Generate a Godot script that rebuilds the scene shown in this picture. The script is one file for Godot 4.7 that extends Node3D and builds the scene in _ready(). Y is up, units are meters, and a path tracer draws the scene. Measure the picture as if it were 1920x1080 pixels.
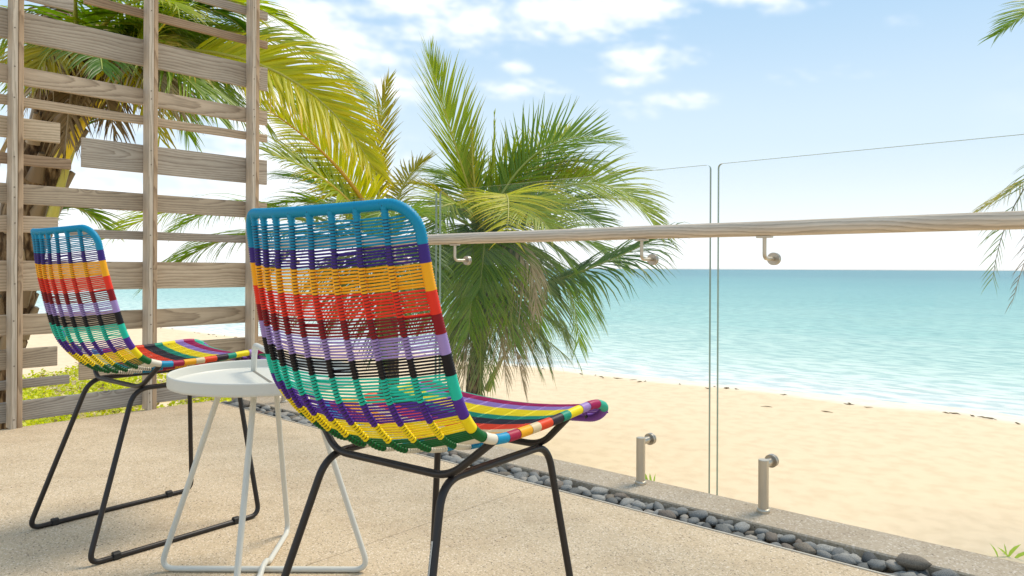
extends Node3D

# Axes: X runs along the glass balustrade, -Z points to the sea, y is up; the deck floor is y = 0 and the beach lies 2 m below.
const RIGHT := Vector3(0.752, 0.0, -0.659)
const AHEAD := Vector3(-0.659, 0.0, -0.752)
const EYE := Vector3(0.0, 0.72, 0.0)
const FOCAL := 1362.4

var rng := RandomNumberGenerator.new()
var used := {}


# ---------------------------------------------------------------- mesh building
class MB:
	var v := PackedVector3Array()
	var n := PackedVector3Array()
	var uv := PackedVector2Array()
	var c := PackedColorArray()
	var idx := PackedInt32Array()

	func vert(p: Vector3, nn: Vector3, t: Vector2 = Vector2.ZERO, col: Color = Color.WHITE) -> int:
		v.append(p)
		n.append(nn)
		uv.append(t)
		c.append(col)
		return v.size() - 1

	func tri(a: int, b: int, d: int) -> void:
		var g := (v[b] - v[a]).cross(v[d] - v[a])
		if g.dot(n[a] + n[b] + n[d]) > 0.0:
			idx.append_array([a, d, b])
		else:
			idx.append_array([a, b, d])

	func quad(a: int, b: int, d: int, e: int) -> void:
		tri(a, b, d)
		tri(a, d, e)

	func flat_quad(p: Array, nn: Vector3, t: Array = [], col: Color = Color.WHITE) -> void:
		var k := []
		for i in 4:
			k.append(vert(p[i], nn, t[i] if t.size() else Vector2(p[i].x, p[i].z), col))
		quad(k[0], k[1], k[2], k[3])

	func mesh() -> ArrayMesh:
		var a := []
		a.resize(Mesh.ARRAY_MAX)
		a[Mesh.ARRAY_VERTEX] = v
		a[Mesh.ARRAY_NORMAL] = n
		a[Mesh.ARRAY_TEX_UV] = uv
		a[Mesh.ARRAY_COLOR] = c
		a[Mesh.ARRAY_INDEX] = idx
		var m := ArrayMesh.new()
		m.add_surface_from_arrays(Mesh.PRIMITIVE_TRIANGLES, a)
		return m


# A tube through points; radius is a number or an Array of numbers.
func tube(m: MB, pts: Array, radius, sides := 8, closed := false, caps := true, col := Color.WHITE, cols: Array = []) -> void:
	var np := pts.size()
	var tan := []
	for i in np:
		var a: Vector3 = pts[(i - 1 + np) % np] if closed else pts[maxi(i - 1, 0)]
		var b: Vector3 = pts[(i + 1) % np] if closed else pts[mini(i + 1, np - 1)]
		tan.append((b - a).normalized())
	var t0: Vector3 = tan[0]
	var nrm := t0.cross(Vector3.UP if absf(t0.y) < 0.9 else Vector3.RIGHT).normalized()
	var first := m.v.size()
	var run := 0.0
	for i in np:
		var t: Vector3 = tan[i]
		nrm = (nrm - t * nrm.dot(t)).normalized()
		var bin := t.cross(nrm)
		var r: float = radius[i] if radius is Array else radius
		if i > 0:
			run += (pts[i] - pts[i - 1]).length()
		for k in sides + 1:
			var ang := TAU * k / sides
			var d := nrm * cos(ang) + bin * sin(ang)
			m.vert(pts[i] + d * r, d, Vector2(run, float(k) / sides), cols[i] if cols.size() else col)
	var rings := np if closed else np - 1
	for i in rings:
		var o := first + i * (sides + 1)
		var p := first + ((i + 1) % np) * (sides + 1)
		for k in sides:
			m.quad(o + k, o + k + 1, p + k + 1, p + k)
	if caps and not closed:
		for e in [0, np - 1]:
			var d: Vector3 = -tan[0] if e == 0 else tan[np - 1]
			var mid := m.vert(pts[e], d, Vector2.ZERO, col)
			var ring := []
			for k in sides + 1:
				ring.append(m.vert(m.v[first + e * (sides + 1) + k], d, Vector2.ZERO, col))
			for k in sides:
				m.tri(mid, ring[k], ring[k + 1])


# Rounds the corners of a polyline.
func rounded(pts: Array, r: float, steps := 6, closed := false) -> Array:
	var out := []
	var np := pts.size()
	for i in np:
		if not closed and (i == 0 or i == np - 1):
			out.append(pts[i])
			continue
		var a: Vector3 = pts[(i - 1 + np) % np]
		var b: Vector3 = pts[i]
		var d: Vector3 = pts[(i + 1) % np]
		var ra := minf(r, 0.45 * minf((a - b).length(), (d - b).length()))
		var p := b + (a - b).normalized() * ra
		var q := b + (d - b).normalized() * ra
		for k in steps + 1:
			var t := float(k) / steps
			out.append(p * (1 - t) * (1 - t) + b * 2 * t * (1 - t) + q * t * t)
	return out


# A box with chamfered long edges; u runs along x (metres), v across, for wood and stone.
func board(m: MB, lo: Vector3, hi: Vector3, uvo := Vector2.ZERO, uvs := Vector2(0.5, 6.0), ch := 0.002, flip := false) -> void:
	var y0 := lo.y
	var y1 := hi.y
	var z0 := lo.z
	var z1 := hi.z
	var prof := [Vector2(y0 + ch, z1), Vector2(y1 - ch, z1), Vector2(y1, z1 - ch), Vector2(y1, z0 + ch), Vector2(y1 - ch, z0), Vector2(y0 + ch, z0), Vector2(y0, z0 + ch), Vector2(y0, z1 - ch)]
	var per := 0.0
	for i in 8:
		var a: Vector2 = prof[i]
		var b: Vector2 = prof[(i + 1) % 8]
		var nn := Vector3(0, -(b.y - a.y), b.x - a.x).normalized()
		var mid := Vector3(0, (a.x + b.x) / 2 - (y0 + y1) / 2, (a.y + b.y) / 2 - (z0 + z1) / 2)
		if nn.dot(mid) < 0:
			nn = -nn
		var va := a.x - y0 + a.y - z1
		var vb := b.x - y0 + b.y - z1
		var x0 := lo.x
		var x1 := hi.x
		var s := -1.0 if flip else 1.0
		m.flat_quad([Vector3(x0, a.x, a.y), Vector3(x1, a.x, a.y), Vector3(x1, b.x, b.y), Vector3(x0, b.x, b.y)], nn,
			[uvo + Vector2(0, va) * uvs, uvo + Vector2(s * (x1 - x0), va) * uvs, uvo + Vector2(s * (x1 - x0), vb) * uvs, uvo + Vector2(0, vb) * uvs])
		per += (b - a).length()
	for e in [lo.x, hi.x]:
		var nn := Vector3(-1 if e == lo.x else 1, 0, 0)
		var c0 := m.vert(Vector3(e, (y0 + y1) / 2, (z0 + z1) / 2), nn, uvo + Vector2(0.02, (y1 - y0) / 2) * uvs)
		var ring := []
		for i in 9:
			var a: Vector2 = prof[i % 8]
			ring.append(m.vert(Vector3(e, a.x, a.y), nn, uvo + Vector2(0.01 * (i % 2), a.x - y0) * uvs))
		for i in 8:
			m.tri(c0, ring[i], ring[i + 1])


# A plain box with chamfered top edges is enough for masonry.
func block(m: MB, lo: Vector3, hi: Vector3) -> void:
	board(m, lo, hi, Vector2.ZERO, Vector2(1, 1), 0.004)


# A solid of revolution round y at the origin; prof holds (radius, height) from the bottom outside in.
func lathe(m: MB, prof: Array, segs := 48, smooth := false) -> void:
	for i in prof.size() - 1:
		var a: Vector2 = prof[i]
		var b: Vector2 = prof[i + 1]
		var d := (b - a)
		var nn := Vector2(d.y, -d.x).normalized()
		var rows := []
		for p in [a, b]:
			var row := []
			for k in segs + 1:
				var t := TAU * k / segs
				row.append(m.vert(Vector3(cos(t) * p.x, p.y, sin(t) * p.x), Vector3(cos(t) * nn.x, nn.y, sin(t) * nn.x), Vector2(float(k) / segs, p.y)))
			rows.append(row)
		for k in segs:
			if a.x > 1e-5:
				m.tri(rows[0][k], rows[0][k + 1], rows[1][k + 1])
			if b.x > 1e-5:
				m.tri(rows[0][k], rows[1][k + 1], rows[1][k])


# ---------------------------------------------------------------- naming
func numbered(called: String) -> String:
	if not used.has(called):
		used[called] = 0
		return called
	used[called] += 1
	return "%s_%03d" % [called, used[called]]


func part(called: String, m, mat: Material, parent: Node3D) -> MeshInstance3D:
	var o := MeshInstance3D.new()
	o.name = called
	o.mesh = m.mesh() if m is MB else m
	o.material_override = mat
	if parent == self:
		o.name = numbered(called)
	else:
		var k := 0
		var want := called
		while parent.has_node(NodePath(want)):
			k += 1
			want = "%s_%03d" % [called, k]
		o.name = want
	parent.add_child(o, true)
	return o


func thing(called: String, label: String, category: String, at := Vector3.ZERO, group := "") -> Node3D:
	var o := Node3D.new()
	o.name = numbered(called)
	add_child(o, true)
	o.position = at
	return tag(o, label, category, group)


func tag(o: Node3D, label: String, category: String, group := "") -> Node3D:
	o.set_meta("label", label)
	o.set_meta("category", category)
	if group:
		o.set_meta("group", group)
	return o


func structure(called: String, m, mat: Material, label := "") -> MeshInstance3D:
	var o := part(called, m, mat, self)
	o.set_meta("kind", "structure")
	if label:
		o.set_meta("label", label)
	return o


# ---------------------------------------------------------------- materials
func paint(color: Color, rough := 0.6, metal := 0.0, spec := 0.5) -> StandardMaterial3D:
	var m := StandardMaterial3D.new()
	m.albedo_color = color
	m.roughness = rough
	m.metallic = metal
	m.metallic_specular = spec
	return m


func srgb(r: float, g: float, b: float) -> Color:
	return Color(r / 255.0, g / 255.0, b / 255.0)


func noise(seed_: int, freq: float, octaves := 4, kind := FastNoiseLite.TYPE_SIMPLEX_SMOOTH) -> FastNoiseLite:
	var f := FastNoiseLite.new()
	f.seed = seed_
	f.frequency = freq
	f.noise_type = kind
	f.fractal_octaves = octaves
	f.fractal_type = FastNoiseLite.FRACTAL_FBM
	return f


func noise_tex(seed_: int, freq: float, octaves: int, stops: Array, size := 512, normal := false, strength := 4.0) -> NoiseTexture2D:
	var t := NoiseTexture2D.new()
	t.width = size
	t.height = size
	t.seamless = true
	t.noise = noise(seed_, freq, octaves)
	if normal:
		t.as_normal_map = true
		t.bump_strength = strength
	elif stops.size():
		var g := Gradient.new()
		g.offsets = PackedFloat32Array(stops.map(func(s): return s[0]))
		g.colors = PackedColorArray(stops.map(func(s): return s[1]))
		t.color_ramp = g
	return t


# Weathered flat-sawn boards: growth rings cut by the face, fine fibre, a few knots. 2 m long, 0.17 m high.
func wood_images(seed_: int, depth: float, tilt: float, across: float, light: Color, dark: Color, knots: Array) -> Array:
	var w := 768
	var h := 128
	var wander := noise(seed_, 1.0, 3)
	var fibre := noise(seed_ + 7, 1.0, 3)
	var blotch := noise(seed_ + 13, 1.0, 3)
	var img := Image.create(w, h, false, Image.FORMAT_RGB8)
	var bump := Image.create(w, h, false, Image.FORMAT_L8)
	for y in h:
		for x in w:
			var px := 2.0 * x / w
			var py := 0.17 * y / h
			var dy := py - across + 0.012 * wander.get_noise_2d(px * 1.1, 3.0)
			var dz := depth + tilt * (px - 1.0) + 0.016 * wander.get_noise_2d(px * 1.3, 40.0 + py * 3.0)
			var push := 0.0
			var knot := 0.0
			for k in knots:
				var q := Vector2((px - k.x) / 1.7, py - k.y)
				var e := exp(-q.length_squared() / (k.z * k.z))
				push += 0.030 * e
				knot = maxf(knot, exp(-q.length_squared() / (0.25 * k.z * k.z)))
			var r := sqrt(dy * dy + dz * dz) + push + 0.0012 * wander.get_noise_2d(px * 9.0, py * 120.0)
			var ring := fposmod(r / 0.0085, 1.0)
			var late := pow(ring, 2.2) * (1.0 - smoothstep(0.9, 1.0, ring))
			var f := fibre.get_noise_2d(px * 14.0, py * 1500.0)
			var b := blotch.get_noise_2d(px * 2.5, py * 30.0)
			var t := clampf(0.95 * late + 0.24 * f + 0.28 * b + 0.05 + 0.7 * knot, 0.0, 1.0)
			var c := light.lerp(dark, t)
			if knot > 0.5:
				c = c.lerp(dark * 0.75, 0.4)
			img.set_pixel(x, y, c)
			var hgt := clampf(0.55 - 0.3 * late + 0.25 * f, 0.0, 1.0)
			bump.set_pixel(x, y, Color(hgt, hgt, hgt))
	return [ImageTexture.create_from_image(img), ImageTexture.create_from_image(bump)]


func wood_material(tex: Array, tint := Color.WHITE) -> StandardMaterial3D:
	var m := paint(tint, 0.85, 0.0, 0.3)
	m.albedo_texture = tex[0]
	m.heightmap_enabled = true
	m.heightmap_texture = tex[1]
	m.heightmap_scale = 0.12
	return m


# ---------------------------------------------------------------- sky
func sky_dir(u: float, v: float) -> Vector3:
	return (RIGHT * ((u - 960.0) / FOCAL) + Vector3.UP * ((503.0 - v) / FOCAL) + AHEAD).normalized()


# A point seen from the terrace at a given distance ahead, in metres.
func spot(u: float, v: float, depth: float) -> Vector3:
	return EYE + (RIGHT * ((u - 960.0) / FOCAL) + Vector3.UP * ((503.0 + 0.0045 * (u - 960.0) - v) / FOCAL) + AHEAD) * depth


func build_sky() -> ImageTexture:
	var w := 2048
	var h := 1024
	var img := Image.create(w, h, false, Image.FORMAT_RGBAF)
	img.fill(Color(0.5, 0.47, 0.4))
	var puff := noise(5, 1.0, 5)
	var fine := noise(9, 1.0, 4)
	# clouds: where they hang (as seen from the terrace), half width, half height, strength
	var blobs := []
	for b in [[545, 50, 110, 70, 1.1], [640, 105, 105, 48, 1.05], [735, 165, 62, 34, 0.95], [500, 190, 120, 110, 0.9], [470, 330, 190, 110, 0.75], [690, 345, 110, 70, 0.6],
			[790, 8, 120, 30, 0.85], [880, 45, 85, 42, 1.0], [800, 62, 66, 22, 0.8], [1010, 18, 110, 44, 1.05], [1100, 25, 110, 42, 1.05], [1210, 8, 110, 32, 0.9], [1370, -4, 130, 22, 0.8],
			[1190, 105, 62, 36, 0.9], [1265, 105, 60, 18, 0.6], [1170, 150, 36, 18, 0.75], [964, 127, 26, 12, 0.75], [985, 168, 80, 18, 0.6], [1265, 186, 62, 15, 0.6], [1175, 205, 70, 16, 0.5],
			[1610, 128, 60, 16, 0.30], [1490, 142, 60, 18, 0.28], [1690, 34, 40, 16, 0.3], [200, 120, 260, 150, 0.7], [150, 360, 240, 130, 0.6], [1290, -90, 300, 40, 0.8], [700, -120, 260, 60, 0.8], [1600, -160, 240, 50, 0.7]]:
		blobs.append([sky_dir(b[0], b[1]), b[2] / FOCAL, b[3] / FOCAL, b[4]])
	for y in h / 2 + 8:
		var el := PI / 2 - PI * (y + 0.5) / h
		var up := sin(el)
		var s := clampf(maxf(up, 0.0), 0.0, 1.0)
		# pale at the horizon, deepening upwards
		var base := Color(0.90, 0.925, 0.94).lerp(Color(0.60, 0.73, 0.835), smoothstep(0.0, 0.17, s)).lerp(Color(0.37, 0.555, 0.755), smoothstep(0.12, 0.38, s)).lerp(Color(0.24, 0.42, 0.68), smoothstep(0.38, 1.0, s))
		for x in w:
			var az := TAU * (x + 0.5) / w
			var d := Vector3(sin(az) * cos(el), up, -cos(az) * cos(el))
			var n1 := puff.get_noise_3d(d.x * 5.0, d.y * 11.0, d.z * 5.0)
			var cover := 0.0
			var front := d.dot(AHEAD)
			var inside := smoothstep(0.62, 0.85, front) * (1.0 - smoothstep(0.42, 0.6, up))
			if inside > 0.0:
				var n2 := fine.get_noise_3d(d.x * 13.0 + d.y * 9.0, d.y * 38.0, d.z * 13.0 - d.y * 7.0)
				var n3 := fine.get_noise_3d(d.x * 38.0 + 7.0 + d.y * 24.0, d.y * 96.0, d.z * 38.0 - d.y * 20.0)
				var sum := 0.0
				var dx := d.dot(RIGHT) / maxf(front, 0.1)
				var dy := d.y / maxf(front, 0.1)
				for b in blobs:
					var q: Vector3 = b[0]
					var f := q.dot(AHEAD)
					var ex: float = (dx - q.dot(RIGHT) / f) / b[1]
					var ey: float = (dy - q.y / f) / b[2]
					var e := ex * ex + ey * ey
					if e < 6.0:
						sum = maxf(sum, b[3] * exp(-0.7 * e))
				cover = 0.95 * smoothstep(0.10, 1.35, sum * 1.12 + 0.42 * n1 * smoothstep(0.02, 0.4, sum) + (0.5 * n2 + 0.42 * n3) * smoothstep(0.0, 0.35, sum)) * inside
			if inside < 1.0:
				cover = maxf(cover, smoothstep(0.12, 0.55, n1 + 0.1) * 0.9 * (1.0 - inside))
			var c := base.lerp(Color(1.0, 1.0, 1.0), cover * 0.95)
			img.set_pixel(x, y, Color(c.r, c.g, c.b))
	return ImageTexture.create_from_image(img)


func _ready() -> void:
	rng.seed = 20
	# camera
	var cam := Camera3D.new()
	cam.name = "camera"
	add_child(cam)
	cam.position = EYE
	cam.rotation = Vector3(0, atan2(0.659, 0.752), 0.0045)
	cam.projection = Camera3D.PROJECTION_FRUSTUM
	cam.near = 0.05
	cam.far = 12000.0
	cam.size = 0.05 * 1080.0 / FOCAL
	cam.frustum_offset = Vector2(0, -0.05 * 37.0 / FOCAL)
	# sky
	var we := WorldEnvironment.new()
	we.name = "world"
	var env := Environment.new()
	env.background_mode = Environment.BG_SKY
	var sky := Sky.new()
	var pano := PanoramaSkyMaterial.new()
	pano.panorama = build_sky()
	pano.energy_multiplier = 1.1
	sky.sky_material = pano
	env.sky = sky
	env.background_energy_multiplier = 1.0
	env.tonemap_mode = Environment.TONE_MAPPER_LINEAR
	env.tonemap_exposure = 1.15
	env.sdfgi_enabled = true
	env.ssao_enabled = true
	env.ssil_enabled = true
	we.environment = env
	add_child(we)
	# sun
	var sun := DirectionalLight3D.new()
	sun.name = "sun"
	sun.light_energy = 0.95
	sun.light_color = Color(1.0, 0.95, 0.87)
	sun.light_angular_distance = 22.0
	sun.shadow_enabled = true
	add_child(sun)
	sun.look_at_from_position(RIGHT * 4.3 + Vector3.UP * 7.6 + AHEAD * 3.2, Vector3.ZERO)

	build_ground()
	build_deck()
	build_screen()
	build_balustrade()
	build_palms()
	build_plants()
	build_table()
	build_chairs()


# ---------------------------------------------------------------- beach and sea
var shore_noise := noise(31, 0.11, 3)
var lump := noise(33, 0.35, 4)


func shore(x: float) -> float:   # how far out the water begins
	return 16.9 + 0.035 * (x + 6.0) - 0.0011 * (x + 6.0) * (x + 6.0) * (1.0 if absf(x + 6.0) < 40.0 else 0.0) + 0.9 * shore_noise.get_noise_1d(x) - (1.76 if absf(x + 6.0) >= 40.0 else 0.0)


func sand_height(x: float, out: float) -> float:
	var past := out - (shore(x) - 1.6)
	var y := -2.0 + 0.03 * lump.get_noise_2d(x, out) * smoothstep(60.0, 10.0, absf(out))
	if past > 0.0:
		y -= 0.075 * past if past < 30.0 else 2.25 + 0.01 * (past - 30.0)
	return y


func spread(reach: float, fine: float, fine_to: float, grow: float) -> Array:
	var out := [0.0]
	var step := fine
	while out[-1] < reach:
		if out[-1] > fine_to:
			step *= grow
		out.append(out[-1] + step)
	return out


func build_ground() -> void:
	var half := spread(5000.0, 0.35, 30.0, 1.16)
	var xs := []
	for i in range(half.size() - 1, 0, -1):
		xs.append(-half[i] - 5.0)
	for s in half:
		xs.append(s - 5.0)
	var zs := []
	var back := spread(5000.0, 1.0, 6.0, 1.3)
	for i in range(back.size() - 1, 0, -1):
		zs.append(-back[i] + 2.0)
	for s in spread(60.0, 0.25, 20.0, 1.2):
		zs.append(s + 2.0)
	var m := MB.new()
	for z in zs:
		for x in xs:
			var y := sand_height(x, z)
			var e := 0.1
			var nn := Vector3(sand_height(x - e, z) - sand_height(x + e, z), 2 * e, -(sand_height(x, z - e) - sand_height(x, z + e))).normalized()
			var wet := smoothstep(-0.15, 0.45, z - (shore(x) - 1.45) + 0.3 * lump.get_noise_2d(x * 2.0, z * 3.0))
			m.vert(Vector3(x, y, -z), nn, Vector2(x, z), Color(0.82, 0.64, 0.43).lerp(Color(0.84, 0.76, 0.62), wet))
	for j in zs.size() - 1:
		for i in xs.size() - 1:
			var a: int = j * xs.size() + i
			m.quad(a, a + 1, a + xs.size() + 1, a + xs.size())
	var sand := paint(Color.WHITE, 0.95, 0.0, 0.2)
	sand.vertex_color_use_as_albedo = true
	sand.albedo_texture = noise_tex(3, 0.02, 5, [[0.2, Color(0.965, 0.96, 0.95)], [0.6, Color(1, 1, 1)]], 512)
	sand.uv1_triplanar = true
	sand.uv1_world_triplanar = true
	sand.uv1_scale = Vector3(0.25, 0.25, 0.25)
	sand.heightmap_enabled = true
	sand.heightmap_texture = noise_tex(4, 0.03, 5, [], 512)
	sand.heightmap_scale = 0.5
	structure("beach", m, sand, "pale golden sand beach sloping down to the water")

	# the sea: colour of the water body from shallow over sand to deep
	var stops := [[0.0, Color(0.84, 0.79, 0.67)], [1.0, Color(0.82, 0.82, 0.73)], [4.0, Color(0.66, 0.785, 0.68)], [9.0, Color(0.52, 0.70, 0.61)], [20.0, Color(0.36, 0.60, 0.53)], [50.0, Color(0.225, 0.485, 0.45)], [120.0, Color(0.145, 0.40, 0.40)], [320.0, Color(0.09, 0.295, 0.335)], [6000.0, Color(0.075, 0.245, 0.30)]]
	var swell := noise(41, 1.0, 3)
	var foamy := noise(43, 1.0, 4)
	var sx := []
	var hx := spread(6000.0, 0.6, 40.0, 1.14)
	for i in range(hx.size() - 1, 0, -1):
		sx.append(-hx[i] - 5.0)
	for s in hx:
		sx.append(s - 5.0)
	var so := spread(9000.0, 0.14, 14.0, 1.03)
	var w := MB.new()
	for o in so:
		for x in sx:
			var z: float = shore(x) - 0.9 + o
			var col: Color = stops[-1][1]
			var oo: float = maxf(0.0, o - 0.9)
			oo *= 1.0 + 0.35 * swell.get_noise_2d(x * 0.05, oo * 0.25)
			for k in stops.size() - 1:
				if oo < stops[k + 1][0]:
					col = (stops[k][1] as Color).lerp(stops[k + 1][1], (oo - stops[k][0]) / (stops[k + 1][0] - stops[k][0]))
					break
			# foam where the last ripple runs up, and along two low breaking lines
			var fz: float = o + 0.5 * foamy.get_noise_2d(x * 0.35, 3.0)
			var tex := foamy.get_noise_2d(x * 1.2, o * 5.0)
			var foam := 0.0
			for line in [[1.0, 0.6, 0.85], [2.4, 0.4, 0.4], [4.4, 0.5, 0.25]]:
				var q: float = (fz + 0.8 * foamy.get_noise_2d(x * 0.09, line[0] * 9.0) - line[0]) / line[1]
				foam = maxf(foam, line[2] * exp(-q * q) * clampf(0.65 + 1.1 * tex, 0.0, 1.0))
			col = col.lerp(Color(0.86, 0.88, 0.86), foam)
			var y := -2.115
			if o < 250.0:
				var amp := 0.03 * smoothstep(0.5, 12.0, o)
				y += amp * swell.get_noise_2d(x * 0.22, o * 0.9) + amp * 0.6 * swell.get_noise_2d(x * 0.6 + 50.0, o * 2.2)
			w.vert(Vector3(x, y, -z), Vector3.UP, Vector2(x, z), col)
	for j in so.size() - 1:
		for i in sx.size() - 1:
			var a: int = j * sx.size() + i
			w.quad(a, a + 1, a + sx.size() + 1, a + sx.size())
	var water := paint(Color.WHITE, 0.3, 0.0, 0.2)
	water.vertex_color_use_as_albedo = true
	water.albedo_texture = noise_tex(51, 0.02, 6, [[0.28, Color(0.80, 0.865, 0.885)], [0.5, Color(0.93, 0.95, 0.955)], [0.7, Color(1, 1, 1)]], 1024)
	water.uv1_triplanar = true
	water.uv1_world_triplanar = true
	water.uv1_scale = Vector3(0.045, 0.05, 0.11)
	water.normal_enabled = true
	water.normal_texture = noise_tex(52, 0.03, 5, [], 1024, true, 6.0)
	water.normal_scale = 0.5
	structure("sea", w, water, "turquoise sea, pale over the sand and deep blue at the horizon")

	# dark seaweed scraps along the tide line
	var weed := MB.new()
	for k in 200:
		var x := rng.randf_range(-42.0, 12.0)
		var clump := lump.get_noise_2d(x * 3.0, 77.0)
		if clump < 0.0 and rng.randf() < 0.75:
			continue
		var z := shore(x) - 1.45 + rng.randfn(0.0, 0.10)
		if rng.randf() < 0.08:
			z -= rng.randf_range(0.3, 1.6)
		var at := Vector3(x, sand_height(x, z) + 0.008, -z)
		var len := rng.randf_range(0.02, 0.085)
		var pts := []
		var ang := rng.randfn(0.0, 0.5)
		for i in 4:
			pts.append(at + Vector3(cos(ang), 0, sin(ang)) * len * (i - 1.5) + Vector3(0, rng.randf_range(0, 0.02), rng.randf_range(-0.03, 0.03)))
		tube(weed, pts, [0.003, rng.randf_range(0.006, 0.015), rng.randf_range(0.006, 0.014), 0.003], 5)
	var wo := structure("seaweed_line", weed, paint(srgb(120, 96, 64), 0.9), "dark seaweed scraps strewn along the tide line")
	wo.set_meta("kind", "stuff")


# ---------------------------------------------------------------- deck
# Washed concrete: sand grains of many tones, pale grit and a few dark pits, 1 mm to the pixel.
func speckle(light: Color, dark: Color) -> ImageTexture:
	var r := RandomNumberGenerator.new()
	r.seed = 77
	var size := 768
	var img := Image.create(size, size, false, Image.FORMAT_RGB8)
	var cloud := noise(78, 0.012, 3)
	for y in size:
		for x in size:
			var t := 0.13 + 0.16 * r.randf() + 0.10 * cloud.get_noise_2d(x, y)
			img.set_pixel(x, y, light.lerp(dark, clampf(t, 0.0, 1.0)))
	for k in 26000:
		var x := r.randi() % size
		var y := r.randi() % size
		var kind := r.randf()
		var c := light.lightened(r.randf_range(0.05, 0.35)) if kind < 0.5 else light.lerp(dark, r.randf_range(0.35, 1.0))
		if kind > 0.95:
			c = dark.darkened(r.randf_range(0.1, 0.4))
		var w := 1 + r.randi() % 4
		var h := 1 + r.randi() % 4
		img.fill_rect(Rect2i(x, y, w, h), c)
		img.fill_rect(Rect2i(maxi(x - 1, 0), y, w, maxi(h - 1, 1)), c)
	return ImageTexture.create_from_image(img)


func concrete(light: Color, dark: Color, scale: float) -> StandardMaterial3D:
	var m := paint(Color.WHITE, 0.9, 0.0, 0.3)
	m.albedo_texture = speckle(light, dark)
	m.uv1_triplanar = true
	m.uv1_world_triplanar = true
	m.uv1_scale = Vector3(scale, scale, scale)
	m.detail_enabled = true
	m.detail_blend_mode = BaseMaterial3D.BLEND_MODE_MUL
	m.detail_albedo = noise_tex(14, 0.006, 4, [[0.25, Color(0.965, 0.96, 0.95)], [0.7, Color(1, 1, 1)]], 512)
	return m


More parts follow.
